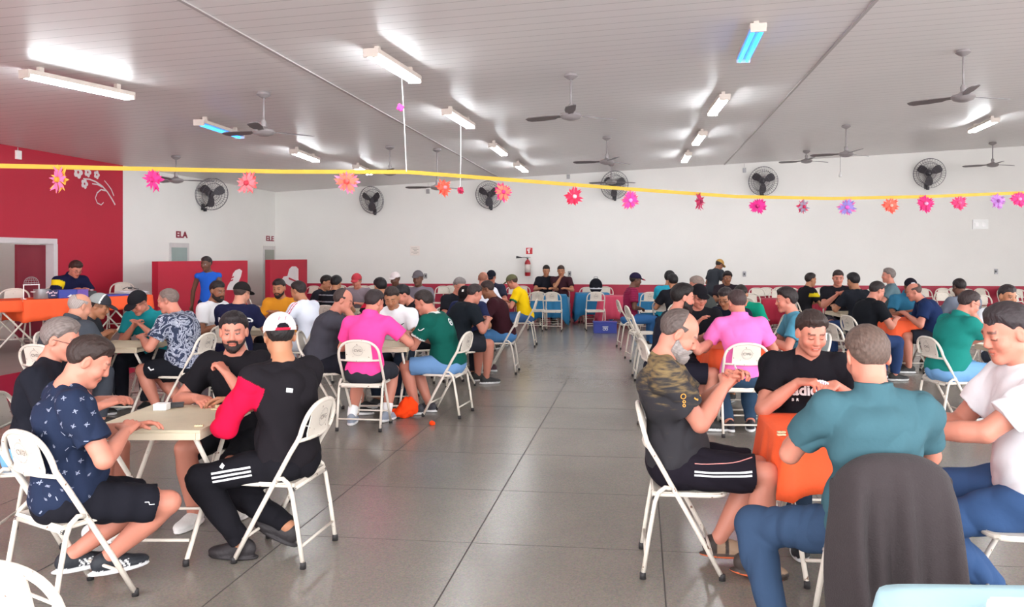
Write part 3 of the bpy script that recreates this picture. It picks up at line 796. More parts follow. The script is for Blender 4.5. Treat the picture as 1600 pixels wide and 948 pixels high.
LAMPS = [(38,125,203,157,'lit twin fluorescent lamp by the red wall, leftmost on the ceiling'),
 (577,90,650,133,'largest lit fluorescent lamp with a string tied to it'),
 (697,180,736,203,'second lit fluorescent lamp in the middle row, string hanging below'),
 (767,230,789,246,'third lit fluorescent lamp in the middle row'),
 (806,260,822,271,'fourth lit fluorescent lamp in the middle row, nearest the far wall'),
 (455,240,497,256,'lit fluorescent lamp beside the left blue lamp and ceiling fan'),
 (553,263,580,276,'lit fluorescent lamp behind the coral paper flower'),
 (1137,152,1110,187,'nearest lit white lamp of the right row, below the blue lamp'),
 (1101,210,1085,231,'middle lit white lamp of the right row'),
 (1079,240,1067,259,'lit white lamp of the right row close to the far wall'),
 (1568,187,1508,213,'lit fluorescent lamp at far right above the wall fan')]
for a in LAMPS: lamp(a[0], a[1], a[2], a[3], M_TUBE, a[4])
lamp(312,198,374,218, M_BLUE, 'blue glowing tube lamp left of a ceiling fan', nt=1)
lamp(1187,48,1160,103, M_BLUE, 'blue glowing twin tube lamp at top right of the ceiling')
# ------------------------------------------------------------------ ceiling fans
M_FAN = mat('grey_fan_metal', '#8f8888', .4); M_BLADE = mat('fan_blade', '#6f696b', .5)
def cfan(uc, vc, vh, ang, label):
    p = on_ceil(uc, vc); t = p.y*CP+(-p.x)*SP; zc = p.z; zh = EYE+(PV-vh)/FPX*t
    e = empty('ceiling_fan', (p.x, p.y, zc), 0); tag(e, label, 'fan'); Lr = zc-zh
    w = MB(); w.lathe([(.01,-.0),(.075,-.004),(.085,-.035),(.05,-.06),(.02,-.075)], n=18); auto(w.build('canopy', M_FAN, e))
    w = MB(); w.tube([(0,0,-.05),(0,0,-Lr+.08)], .012, 8); w.build('rod', M_FAN, e, True)
    w = MB(); w.lathe([(.02,.14),(.035,.11),(.03,.06),(.06,.035),(.125,.015),(.135,-.01),(.11,-.04),(.05,-.06),(.01,-.065)], c=(0,0,-Lr), n=22); auto(w.build('motor', M_FAN, e))
    for k in range(3):
        a = math.radians(ang+120*k); R = Matrix.Rotation(a, 3, 'Z') @ Matrix.Rotation(math.radians(12), 3, 'Y')
        w = MB(); pts = [(-.03,.10),(.03,.10),(.035,.2),(.065,.26),(.075,.42),(.065,.60),(.03,.64),(-.03,.64),(-.06,.58),(-.055,.3),(-.035,.2)]
        n = len(pts); vs = [R @ Vector((x,y,.004))+Vector((0,0,-Lr)) for x,y in pts]+[R @ Vector((x,y,-.004))+Vector((0,0,-Lr)) for x,y in pts]
        w.add(vs, [tuple(range(n-1,-1,-1)), tuple(range(n,2*n))]+[(i,(i+1)%n,(i+1)%n+n,i+n) for i in range(n)]); w.build('blade', M_BLADE, e)
for a in ((412,144,205,75,'ceiling fan right of the left blue lamp'),(892,115,180,65,'large ceiling fan at the middle of the ceiling'),
          (1505,78,151,50,'large ceiling fan at the upper right corner'),(1322,195,240,70,'ceiling fan in front of the far wall, right of the lamp row'),
          (948,213,252,80,'ceiling fan above the wall fan behind the yellow ribbon'),(955,255,284,58,'farthest small ceiling fan, just below the one over the ribbon'),
          (275,243,281,60,'ceiling fan near the white side wall'),(609,228,269,80,'dark ceiling fan behind the yellow ribbon at centre left'),
          (683,232,292,85,'ceiling fan partly hidden by the orange paper flower'),(1260,235,251,62,'short-rod ceiling fan left of the longer one'),
          (1551,222,257,55,'small ceiling fan by the far wall at right')): cfan(*a)
# ------------------------------------------------------------------ wall fans
M_WIRE = mat('dark_wire', '#57525a', .5)
def wfan(pos, face, label, R0=.36, tilt=12, swing=0):
    "face: direction the fan looks, as rotation about z of local -y"
    e = empty('wall_fan', pos, face); tag(e, label, 'fan')
    Rt = Matrix.Rotation(math.radians(swing), 3, 'Z') @ Matrix.Rotation(math.radians(tilt), 3, 'X'); off = Vector((0,-.22,.0))
    def T(p): return Rt @ Vector(p)+off
    w = MB(); w.box((0,-.02,-.30), (.10,.04,.14), bev=.008); w.tube([(0,-.03,-.30),(0,-.12,-.27),(0,-.17,-.14),(0,-.17,0)], .02, 8); w.box((.02,-.06,-.36),(.06,.06,.08),bev=.01); w.build('bracket', M_BLACKP, e, False)
    w = MB(); w.lathe([(.01,0),(.07,.01),(.085,.06),(.08,.14),(.04,.17),(.01,.17)], c=T((0,.02,0)), n=18, R=Rt @ Matrix.Rotation(-math.pi/2, 3, 'X')); auto(w.build('motor', M_BLACKP, e))
    w = MB(); 
    for rr, yy in ((R0,-.02),(R0*.985,-.06),(R0*.7,-.125),(R0*.35,-.145),(R0*.75,.07)):
        w.tube([T((rr*math.cos(t), yy, rr*math.sin(t))) for t in np.linspace(0, 2*math.pi, 33)[:-1]], .005, 5, closed=True)
    for k in range(36):
        t = 2*math.pi*k/36; c_, s_ = math.cos(t), math.sin(t)
        w.tube([T((.05*c_,-.15,.05*s_)), T((R0*.5*c_,-.138,R0*.5*s_)), T((R0*.9*c_,-.09,R0*.9*s_)), T((R0*c_,-.03,R0*s_))], .0024, 4)
        w.tube([T((R0*c_,-.02,R0*s_)), T((R0*.75*c_,.07,R0*.75*s_)), T((.07*c_,.09,.07*s_))], .0024, 4)
    w.build('grille', M_WIRE, e, False)
    w = MB(); w.lathe([(.01,0),(.05,.005),(.05,.05),(.03,.065),(.01,.068)], c=T((0,-.03,0)), n=16, R=Rt @ Matrix.Rotation(math.pi/2, 3, 'X'))
    for k in range(3):
        a = 2*math.pi*k/3+.5; pts = []
        for r_, hw, tw in ((.05,.03,0),(.12,.075,.3),(.2,.095,.4),(.27,.085,.4),(.30,.05,.35)):
            for s_ in (-1,1): pts.append((r_, s_*hw, tw))
        vs = [T((r_*math.cos(a)-q*math.sin(a), -.045+q*.35, r_*math.sin(a)+q*math.cos(a))) for r_, q, tw in pts]
        vs2 = [Vector(v)+Rt @ Vector((0,.006,0)) for v in vs]; n = len(vs)
        w.add(list(vs)+list(vs2), [(2*i,2*i+1,2*i+3,2*i+2) for i in range(4)]+[(n+2*i+2,n+2*i+3,n+2*i+1,n+2*i) for i in range(4)])
    w.build('blade', mat('fan_blade_dark', '#3d383c', .4), e)
for u_, v_, lb, sw in ((586,313,'wall fan on the far wall nearest the left corner', -15),(767,305,'wall fan half behind the orange and pink paper flower',-10),
                   (960,290,'wall fan behind the hanging ceiling fan and yellow ribbon',20),(1190,284,'wall fan above the magenta paper flower on the far wall',5),
                   (1447,272,'wall fan at the right end of the far wall',-10)):
    wfan(on_Y(u_, v_, YF), 0, lb, .37, 12, sw)
wfan(on_left(316, 303), math.pi/2, 'wall fan on the white side wall above the ELA sign', .37, 12, -38)
# ------------------------------------------------------------------ small things on the far wall
def wbox(name, u0, v0, u1, v1, m, label, cat, th=.03, group=None):
    a, b_ = on_Y(u0, v0, YF), on_Y(u1, v1, YF); w = MB(); w.box(((a.x+b_.x)/2, YF-th/2, (a.z+b_.z)/2), (b_.x-a.x, th, a.z-b_.z), bev=.003)
    o = w.build(name, m); 
    if label: tag(o, label, cat, group)
    return o
n1 = wbox('paper_notice', 641,384,656,399, mat('paper', '#e9e0d8', .8), 'white printed paper notice on the far wall above the diners', 'notice', .006)
w = MB()
for k, (a, b_) in enumerate(((643,652),(645,654),(647,651),(643,654),(646,652))):
    p, q = on_Y(a, 387+k*2.2, YF), on_Y(b_, 387.6+k*2.2, YF); w.box(((p.x+q.x)/2, YF-.008, (p.z+q.z)/2), (q.x-p.x, .002, .010))
w.build('printed_line', M_INK, n1)
es = wbox('extinguisher_sign', 822,387,832,397, mat('sign_red', '#c01824', .5), 'small red fire extinguisher sign on the far wall', 'sign', .008)
a = on_Y(826.5, 392, YF-.01); w = MB(); w.box((a.x, a.y, a.z-.01), (.035,.002,.10)); w.box((a.x+.012, a.y, a.z+.055), (.06,.002,.02)); w.box((a.x-.035,a.y,a.z+.03),(.02,.002,.06)); w.build('symbol', M_WHITE, es)
p = on_Y(824.5, 417, YF-.12)
e = empty('fire_extinguisher', (p.x, p.y, p.z)); tag(e, 'red fire extinguisher with black horn hanging on the far wall', 'fire extinguisher')
M_XR = mat('extinguisher_red', '#9c1220', .3)
w = MB(); w.lathe([(.0,-.24),(.07,-.235),(.078,-.21),(.078,.10),(.06,.16),(.025,.19),(.02,.21)], n=20); auto(w.build('cylinder_body', M_XR, e))
w = MB(); w.lathe([(.0795,-.14),(.0795,.07)], n=20); w.build('label_plate', mat('extinguisher_label', '#c9bfb8', .5), e, True)
w = MB(); w.box((0,0,.225), (.03,.05,.04)); w.box((.02,0,.26), (.11,.02,.012)); w.tube([(-.01,0,.23),(-.08,-.02,.26),(-.14,-.02,.255),(-.16,-.02,.25)], .01, 6); w.tube([(-.15,-.02,.25),(-.30,-.03,.26)], [.012,.035], 10); w.build('valve', M_BLACKP, e)
for i, (u_, v_) in enumerate(((665,431),(890,427.5),(1163,428),(1556,424))):
    o = wbox('wall_outlet', u_-2.5, v_-4, u_+2.5, v_+4, M_GREYM, ['grey outlet on the far wall right of the grey cap man','grey outlet right of the two seated by the far wall','grey outlet above the row of stacked chairs','grey outlet at the far right of the far wall'][i], 'outlet')
    w = MB(); a = on_Y(u_, v_, YF-.032); w.box((a.x, a.y, a.z), (.04,.006,.05), bev=.002); w.build('socket', M_BLACKP, o)
for u_, v_, lb in ((1163,266,'small grey junction box left of a wall fan'),(888,276,'small junction box below the ceiling at the middle of the far wall'),(669,299,'small grey wall box right of the left wall fans')):
    o = wbox('junction_box', u_-2.5, v_-3.5, u_+2.5, v_+3.5, M_GREYM, lb, 'box')
    a = on_Y(u_, v_-3, YF-.012); w = MB(); w.tube([(a.x,a.y,a.z),(a.x,a.y,ceil_z(a.x)-.01)], .006, 6); w.build('conduit', M_TRIM, o)
o = wbox('emergency_light', 1519,343,1543,358, M_WHITE, 'white emergency light box on the far wall at right', 'emergency light', .05)
for u_ in (1526,1537): a = on_Y(u_, 351, YF-.055); w = MB(); w.box(a, (.08,.02,.10), bev=.004); w.build('lens', mat('lens_plastic', '#f6f4f2', .2), o)
a = on_left(27, 242); w = MB(); w.box((XL+.02, a.y, a.z), (.04,.10,.14), bev=.004); o = w.build('junction_box', M_WHITE); tag(o, 'white switch box high on the red wall', 'box')
w = MB(); w.tube([(XL+.01, a.y, a.z+.06), (XL+.01, a.y, ceil_z(XL)-.01)], .007, 6); w.build('conduit', M_TRIM, o)
# bulb hanging before the far wall
a = on_Y(1313, 272, YF-.5); e = empty('hanging_bulb', a); tag(e, 'small bare bulb hanging by the far wall', 'bulb')
w = MB(); w.tube([(0,0,.06),(0,0,ceil_z(a.x)-a.z-.02)], .004, 6); w.build('wire', M_WIRE, e)
w = MB(); w.lathe([(.0,-.08),(.03,-.07),(.042,-.04),(.03,0),(.016,.03),(.016,.06)], n=14); w.build('glass_globe', mat('bulb_white','#f2f0ee',.2), e, True)

# ------------------------------------------------------------------ garland
RIB = [(-70,257,7.5),(0,259,7.7),(240,264,8.2),(440,268,8.6),(635,268.5,8.9),(800,281,9.4),(980,295,10.0),(1150,307,10.6),(1300,310,11.0),(1450,307,11.2),(1600,301,11.4),(1700,296,11.6)]
def pt(u, v, d): p = P(u, d); p.z = EYE+(PV-v)/FPX*d; return p
pts = [pt(*r) for r in RIB]
w = MB(); vs = []; fs = []
for i, p in enumerate(pts): vs += [p+Vector((0,0,.022)), p-Vector((0,0,.022)), p+Vector((0,.006,-.022)), p+Vector((0,.006,.022))]
for i in range(len(pts)-1):
    for k in range(4): fs.append((4*i+k, 4*i+(k+1) % 4, 4*i+4+(k+1) % 4, 4*i+4+k))
w.add(vs, fs); tag(w.build('ribbon', mat('yellow_crepe', '#cda535', .7, var=.12)), 'long yellow crepe ribbon strung across the hall', 'ribbon')
def ribd(u): return float(np.interp(u, [r[0] for r in RIB], [r[2] for r in RIB])), float(np.interp(u, [r[0] for r in RIB], [r[1] for r in RIB]))
_fm = {}
def fcol(h):
    if h not in _fm: _fm[h] = mat('petal_'+h[1:], h, .8, var=.1, scale=30)
    return _fm[h]
def flower(u, v, r_px, turn, c1, c2, cc, label, n=12, dv=None):
    d, _ = ribd(u); d = dv or d-.02; p = pt(u, v, d); R = r_px*d/FPX
    e = empty('paper_flower', p, PSI+math.radians(turn)); tag(e, label, 'paper flower')
    for lay, (col, rr, y) in enumerate(((c1, 1.0, .0), (c2, .93, -.02))):
        w = MB()
        for k in range(n):
            t = 2*math.pi*(k+.5*lay)/n+.1*math.sin(k*3); L = R*rr*(.9+.12*math.sin(k*5+u)); hw = math.pi/n*.86
            pp = [(.28*L, t-hw*1.2, 0), (.66*L, t-hw, .01), (L, t, -.02*(1 if k % 2 else -1)), (.66*L, t+hw, .01), (.28*L, t+hw*1.2, 0)]
            v1 = [(a*math.cos(b_), y+q, a*math.sin(b_)) for a, b_, q in pp]; v2 = [(a, b_+.0016, c_) for a, b_, c_ in v1]
            w.add(v1+v2+[(0,y,0),(0,y+.0016,0)], [(0,1,2,3,4),(9,8,7,6,5),(10,0,4),(11,9,5),(0,5,6,1),(1,6,7,2),(2,7,8,3),(3,8,9,4)])
            w.add([(0,y,0),(.3*L*math.cos(t-hw*2),y,.3*L*math.sin(t-hw*2)),(.3*L*math.cos(t+hw*2),y,.3*L*math.sin(t+hw*2))], [(0,1,2)])
        w.build('petal_layer', fcol(col), e)
    w = MB(); w.lathe([(.002,-.005),(.2*R,-.004),(.16*R,.02),(.05*R,.03)], c=(0,-.022,0), n=12, R=Matrix.Rotation(math.pi/2,3,'X')); w.build('flower_centre', fcol(cc), e)
FL = [(93,281,24,-25,'#f3c34a','#f07ab0','#e09a30','yellow and pink paper flower, first from the left'),
 (240,281,21,-24,'#e8388e','#e8388e','#d02a7a','deep magenta paper flower above the ceiling fan by the side wall'),
 (387,286,21,-17,'#f26a6a','#f0828a','#c8384a','coral paper flower turned sideways at left'),
 (542,284,21,5,'#f08ab4','#f27860','#ee5a56','full coral and pink paper flower seen from the front'),
 (693,293,17,55,'#f0604a','#f0604a','#e08a90','orange red paper flower turned edge-on below the ribbon'),
 (786,300,17,20,'#e83a80','#f27a62','#e83a80','orange paper flower with pink petals in front of a wall fan'),
 (896,307,18,35,'#e02a54','#e02a54','#f2c8d0','crimson paper flower with pale centre left of the magenta one'),
 (985,313,17,0,'#f2708a','#ea40a0','#d8a0e8','round magenta paper flower with lilac centre'),
 (1093,315,15,50,'#c02a5a','#b02050','#8a1a40','narrow dark crimson paper flower seen edge-on'),
 (1184,322,15,-25,'#e02c8c','#e02c8c','#c02070','magenta paper flower below a wall fan'),
 (1254,323,14,35,'#d02a5a','#8a7a90','#c02050','narrow crimson and grey paper flower, left of the violet-blue one'),
 (1323,324,16,0,'#e070b0','#8a7ac0','#f060c0','violet blue paper flower with bright pink centre'),
 (1391,321,15,10,'#ee5a4a','#f0604e','#f0a090','orange red paper flower between the violet-blue and magenta ones'),
 (1446,318,16,0,'#d82a80','#e02c70','#f8a0c8','magenta and crimson paper flower with pale pink centre'),
 (1498,317,14,5,'#e03a70','#e23c74','#f06a98','rose red paper flower at right'),
 (1559,314,14,0,'#c87ac8','#b880c8','#a860b0','pale violet paper flower near the right edge'),
 (1592,311,15,0,'#e82c78','#f03c84','#ff9ac8','hot pink paper flower at the right edge')]
for f in FL: flower(*f)
_sd = on_ceil(719, 205, -.17); flower(719.5, 298, 7, 15, '#e03060', '#b02048', '#a01840', 'tiny crimson paper flower hanging on a string', n=6, dv=_sd.y*CP-_sd.x*SP)
M_STR = mat('white_string', '#e8e2e2', .8)
for u0, v0, d0, u1, v1, lb in ((626,136,8.9,635,268,'white string from the largest lamp down to the ribbon'),(719,205,None,721,292,'white string hanging from the second lamp of the middle row')):
    d1, _ = ribd(u1); a = on_ceil(u0, v0, -.17); b_ = pt(u1, v1, d1) if d0 else Vector((a.x, a.y, on_Y(720, 295, a.y).z))
    a = a+Vector((0,.04,.11)); w = MB(); w.tube([a, (a+b_)/2+Vector((.005,0,0)), b_], .006, 6); tag(w.build('string', M_STR), lb, 'string')
    if d0: 
        c_ = a+(b_-a)*.32; w = MB(); w.box(c_+Vector((-.03,-.01,0)), (.075,.03,.07), Matrix.Rotation(.4,3,'Y'), bev=.01); w.box(c_+Vector((-.03,-.02,0)), (.03,.02,.09), Matrix.Rotation(-.3,3,'Y'), bev=.006)
        tag(w.build('paper_scrap', fcol('#e83a90')), 'small magenta paper scrap tied to the long white string', 'paper scrap')
# ------------------------------------------------------------------ folding chair
def arch(n=22, rx_=.195, z0=.685, hz=.155, e=2.5):
    out = []
    for i in range(n+1):
        t = math.pi*i/n; c_, s_ = math.cos(t), math.sin(t)
        x = rx_*math.copysign(abs(c_)**(2/e), c_); z = z0+hz*abs(s_)**(2/e)
        out.append((x, -.205-.045*(z-z0)/hz, z))
    return out
def make_chair():
    t = empty('folding_chair'); a = arch()
    side = [(.186,.165,.02),(.190,.05,.235),(.194,-.06,.43),(.196,-.15,.59),(.196,-.19,.655)]
    m = MB(); m.tube(side+a+[(-x,y,z) for x,y,z in side[::-1]], .0125, 10)
    m.tube([(-.187,.115,.13),(.187,.115,.13)], .008, 8)
    m.tube([(-.193,-.192,.655),(-.10,-.212,.652),(0,-.218,.650),(.10,-.212,.652),(.193,-.192,.655)], .010, 8)
    m.build('frame', M_STEEL, t, True)
    m = MB()
    for s in (-1,1): m.tube([(s*.206,-.225,.02),(s*.208,-.195,.22),(s*.208,-.165,.39),(s*.207,-.148,.435),(s*.206,-.115,.462),(s*.203,-.082,.455)], .0115, 9)
    m.tube([(-.205,-.212,.11),(.205,-.212,.11)], .008, 8); m.tube([(-.2,-.168,.405),(.2,-.168,.405)], .011, 8)
    m.build('leg_frame', M_STEEL, t, True)
    # seat: pressed plate with rounded front
    pts = []
    for i in range(13):
        q = math.pi*i/12; c_, s_ = math.cos(q), math.sin(q); pts.append((.185*math.copysign(abs(c_)**.45, c_), .06+.135*abs(s_)**.5))
    pts = [(.185,-.17)]+pts+[(-.185,-.17)]; n = len(pts)
    m = MB(); top = [(x,y,.434) for x,y in pts]; mid_ = [(x*.9,y*.88,.428) for x,y in pts]; bot = [(x,y,.412) for x,y in pts]
    m.add(top+mid_+bot, [tuple(range(n,2*n))]+[(i,(i+1)%n,n+(i+1)%n,n+i) for i in range(n)]+[(i,2*n+i,2*n+(i+1)%n,(i+1)%n) for i in range(n)]+[tuple(range(3*n-1,2*n-1,-1))])
    m.tube([(x*1.01,y*1.01,.420) for x,y in pts], .010, 8)
    m.build('seat', M_STEEL, t, False)
    # back panel
    m = MB(); V = []; Q = []; nx_, nz_ = 8, 6
    for j in range(nz_+1):
        for i in range(nx_+1):
            fx = i/nx_*2-1; fz = j/nz_; hw = .122+.006*(1-fz); x = fx*hw
            zt = .685+.155*max(0, 1-abs(x/.195)**2.5)**(1/2.5)-.004; z = .655+(zt-.655)*fz
            V.append((x, -.212-.040*max(0,(z-.685)/.155)-.004*(1-fx*fx)+.003, z))
    N = len(V); V2 = [(x, y-.005, z) for x,y,z in V]
    for j in range(nz_):
        for i in range(nx_):
            a_ = j*(nx_+1)+i; Q += [(a_+nx_+1,a_+nx_+2,a_+1,a_), (N+a_,N+a_+1,N+a_+nx_+2,N+a_+nx_+1)]
    for j in range(nz_):
        a_ = j*(nx_+1); b_ = a_+nx_; Q += [(a_,N+a_,N+a_+nx_+1,a_+nx_+1),(b_+nx_+1,N+b_+nx_+1,N+b_,b_)]
    m.add(V+V2, Q); bp = m.build('backrest', M_STEEL, t, True); auto(bp, 30)
    # round seal with lettering on the back of the panel
    tm = text_mesh('CVG', .036, .0004, .0006); bm_ = bmesh.new(); bm_.from_mesh(tm)
    for k in range(40):
        a1 = 2*math.pi*k/40; a2 = a1+2*math.pi/40*(.98 if k % 2 else .55); 
        for r0, r1 in ((.046,.050),(.037,.0385)) if k % 2 == 0 else ((.046,.049),):
            vs = [bm_.verts.new((r*math.cos(a), r*math.sin(a), 0)) for r, a in ((r0,a1),(r1,a1),(r1,a2),(r0,a2))]; bm_.faces.new(vs)
    lm = bpy.data.meshes.new('logo'); bm_.to_mesh(lm); bm_.free()
    lo = new_obj('logo', lm, M_INK, bp, False); lo.location = (0,-.2478,.748); lo.rotation_euler = (math.pi/2+.22,0,0)
    for s in (-1,1):
        for x, y, r in ((.186,.168,.02),(.206,-.226,.02)):
            m = MB(); m.lathe([(.014,.002),(.0165,.0),(.0165,.03),(.0135,.034)], c=(s*x,y,0), n=10); m.build('rubber_foot', M_RUB, t, True)
    for s in (-1,1): m = MB(); m.lathe([(.004,-.012),(.011,-.010),(.011,.010),(.004,.012)], c=(s*.192,-.168,.405), n=10, R=Matrix.Rotation(math.pi/2,3,'Y')); m.build('pivot_knob', M_RUB, t, True)
    return t
CHAIR0 = make_chair(); _first = [True]
def chair_at(loc, rz, label, group=None, tilt=0):
    if _first[0]: c_ = CHAIR0; _first[0] = False
    else: c_ = copy_tree(CHAIR0)
    c_.location = loc; c_.rotation_euler = (tilt, 0, rz); tag(c_, label, 'chair', group); return c_
def place_chair(u, d, phi, who, off, cl, offx=0):
    ps = PSI+math.radians(phi); f = Vector((-math.sin(ps), math.cos(ps), 0)); r = Vector((math.cos(ps), math.sin(ps), 0))
    return chair_at(P(u, d)+f*off+r*offx, ps, cl or ('white folding chair of the '+who), 'white folding chairs')
# ------------------------------------------------------------------ folding table and cloths
M_TOP = mat('worn_wood_top', '#c9bda2', .6, var=.12, scale=9, bump=.15, bscale=30); M_EDGE = mat('painted_table_edge', '#cdbfa6', .5)
def make_table(wd=.60, dp=.70, zt=.72):
    t = empty('folding_table')
    m = MB(); m.box((0,0,zt-.008), (wd,dp,.016), bev=.003); tp = m.build('tabletop', M_TOP, t)
    m = MB()
    for s in (-1,1): m.box((s*(wd/2-.012),0,zt-.034), (.024,dp,.036), bev=.003); m.box((0,s*(dp/2-.012),zt-.034), (wd-.05,.024,.036), bev=.003)
    m.build('edge_frame', M_EDGE, t)
    for k, (xx, s) in enumerate(((.235,1),(.205,-1))):
        m = MB(); b_ = (xx*wd/.6)
        for q in (-1,1): m.tube([(q*b_, s*.30,.02),(q*b_, -s*.27, zt-.05)], .0125, 9)
        m.tube([(-b_, s*.262,.12),(b_, s*.262,.12)], .009, 8); m.tube([(-b_,-s*.27,zt-.055),(b_,-s*.27,zt-.055)], .011, 8)
        m.build('leg_frame', M_STEEL, t, True)
        for q in (-1,1): m = MB(); m.lathe([(.014,.002),(.0165,0),(.0165,.03),(.0135,.034)], c=(q*b_, s*.302,0), n=10); m.build('rubber_foot', M_RUB, t, True)
    return t
TABLE0 = make_table(); _tf = [True]
def table_at(loc, rz, label):
    if _tf[0]: t = TABLE0; _tf[0] = False
    else: t = copy_tree(TABLE0)
    t.location = loc; t.rotation_euler = (0,0,rz); tag(t, label, 'table'); return t
def cloth_obj(loc, rz, wd, dp, zt, drop, m, label, seed=0, flare=.05, amp=.018, corner=.5, name='tablecloth', n=120):
    rg = random.Random(seed); ph = [rg.uniform(0,6.28) for _ in range(4)]
    V = []; F_ = []; rows = [0,.5,.9,1.0]; hang = [0,.04,.15,.3,.5,.75,1.0]; hx, hy = wd/2+.006, dp/2+.006
    def edge(t, k=1.0):
        c_, s_ = math.cos(t), math.sin(t); e = 14; r = 1/((abs(c_)/hx)**e+(abs(s_)/hy)**e)**(1/e); return r*c_*k, r*s_*k
    V.append((0,0,zt+.003)); cnt = 0; ring = []
    for q in rows[1:]:
        ring.append(len(V))
        for i in range(n): x, y = edge(2*math.pi*i/n, q); V.append((x, y, zt+.003))
    for hq in hang[1:]:
        ring.append(len(V))
        for i in range(n):
            t = 2*math.pi*i/n; x, y = edge(t); cr = (min(abs(x)/hx, abs(y)/hy))**6
            dd = drop*hq*(1+corner*cr); nx_ = x/hx; ny_ = y/hy; mxx = max(abs(nx_), abs(ny_))
            nv = Vector((nx_ if abs(nx_) > .97*mxx else nx_*.15, ny_ if abs(ny_) > .97*mxx else ny_*.15)).normalized()
            fo = flare*hq*(1+1.2*cr)+amp*hq*(math.sin(9*t+ph[0])+.6*math.sin(17*t+ph[1])) + .004
            V.append((x+nv.x*fo, y+nv.y*fo, zt+.003-dd))
    for i in range(n): F_.append((0, 1+i, 1+(i+1) % n))
    for a_, b_ in zip(ring[:-1], ring[1:]):
        for i in range(n): F_.append((a_+i, b_+i, b_+(i+1) % n, a_+(i+1) % n))
    o = pyobj(name, V, F_, m, None, True); o.location = loc; o.rotation_euler = (0,0,rz)
    sm = o.modifiers.new('thick', 'SOLIDIFY'); sm.thickness = .002
    tag(o, label, 'tablecloth'); return o
M_ORANGE = mat('orange_cloth', '#ef5a28', .75, var=.05, scale=20, bump=.2, bscale=60)
M_BLUEC = mat('blue_cloth', '#1d6f9c', .8); M_REDC = mat('red_cloth', '#a81c38', .8); M_PINKC = mat('rose_red_cloth', '#c4405c', .8)
M_SKYC = mat('light_blue_cloth', '#a9cdd6', .8, bump=.2, bscale=20)
def box_thing(name, loc, size, rz, m, label, cat, bev=.004, grp=None):
    w = MB(); w.box((0,0,size[2]/2), size, bev=bev); o = w.build(name, m); o.location = loc; o.rotation_euler = (0,0,rz); tag(o, label, cat, grp); return o
# ------------------------------------------------------------------ tables
def tab(u, d, phi, label, z=0): return table_at(P(u, d, z), PSI+math.radians(phi), label)
tab(272, 4.42, 0, 'worn wooden folding table with domino pieces, nearest on the left')
tab(600, 8.15, 0, 'pale folding table between the pink polo man and the green jersey man')
tab(196, 8.10, 0, 'bare folding table between the floral shirt man and the grey polo man')
tab(394, 9.85, 0, 'folding table behind the bearded man in black')
tab(540, 13.3, 0, 'pale folding table far back at left')
tab(625, 11.6, 0, 'folding table behind the man in the white hooded shirt')
tab(703, 11.0, 0, 'folding table between the maroon sweater man and the grey haired man')
tab(762, 14.3, 0, 'folding table beside the yellow jersey man')
t2 = tab(1300, 4.13, -4, 'folding table under the nearest orange cloth')
cloth_obj(P(1300, 4.13), PSI+math.radians(-4), .62, .72, .72, .23, M_ORANGE, 'bright orange cloth on the nearest right table', 3, .03, .010, .35)
tab(1148, 7.95, 0, 'folding table under the middle orange cloth')
cloth_obj(P(1148, 7.95), PSI, .62, .72, .72, .26, M_ORANGE, 'orange cloth in front of the man with the necklace', 4)
tab(1412, 11.3, 0, 'folding table under the small far orange cloth')
cloth_obj(P(1412, 11.3), PSI, .62, .72, .72, .30, M_ORANGE, 'small orange cloth on the far right table before the black cap man', 5)
tab(1600, 7.75, 0, 'folding table beside the green polo man with glasses')
tab(1330, 12.6, 0, 'folding table beside the tall card player in black')
M_CAMT = [(858,18.3,1.25,M_BLUEC,'blue cloth behind two empty chairs at the aisle end','blue'),(925,19.2,.95,M_BLUEC,'blue cloth under the black backpack','blue'),
          (958,17.9,.62,M_PINKC,'rose red cloth behind the blue crate','rose red'),(1015,19.0,.75,M_BLUEC,'blue cloth right of the man in the maroon cap','blue'),
          (1215,16.6,.8,M_REDC,'dark red cloth between the pink polo man and the light blue shirt man','red'),(1303,15.6,.8,M_REDC,'red cloth in front of the far wall chairs','red'),
          (1592,14.6,.8,M_REDC,'red cloth at the right edge of the hall','red')]
for i, (u, d, wd, m, lb, nm) in enumerate(M_CAMT):
    wd_ = min(wd, .8); t = tab(u, d, 0, 'folding table below the '+' '.join(lb.split()[:11])); cloth_obj(P(u, d), PSI, wd_, .72, .72, .50, m, lb, 20+i, .05)
# ------------------------------------------------------------------ pattern materials and colour functions
def pattern_mat(name, build):
    m, nt, b = nt_new(name); b.inputs['Roughness'].default_value = .85
    tc = nt.nodes.new('ShaderNodeTexCoord'); build(nt, b, tc); return m
def ramp(nt, fac, stops):
    r = nt.nodes.new('ShaderNodeValToRGB'); nt.links.new(fac, r.inputs[0])
    while len(r.color_ramp.elements) < len(stops): r.color_ramp.elements.new(.5)
    for e_, (p, c_) in zip(r.color_ramp.elements, stops): e_.position = p; e_.color = (*hexc(c_), 1)
    return r
def _floral(nt, b, tc):
    n = nt.nodes.new('ShaderNodeTexNoise'); n.inputs['Scale'].default_value = 9; n.inputs['Detail'].default_value = 4; n.inputs['Distortion'].default_value = 2.2
    nt.links.new(tc.outputs['Object'], n.inputs['Vector'])
    r = ramp(nt, n.outputs['Fac'], [(.40,'#1e2840'),(.47,'#2b3550'),(.50,'#c2c6d2'),(.54,'#39445e'),(.57,'#b8bccb'),(.62,'#232d48')]); nt.links.new(r.outputs[0], b.inputs['Base Color'])
M_FLORAL = pattern_mat('navy_floral_cloth', _floral)
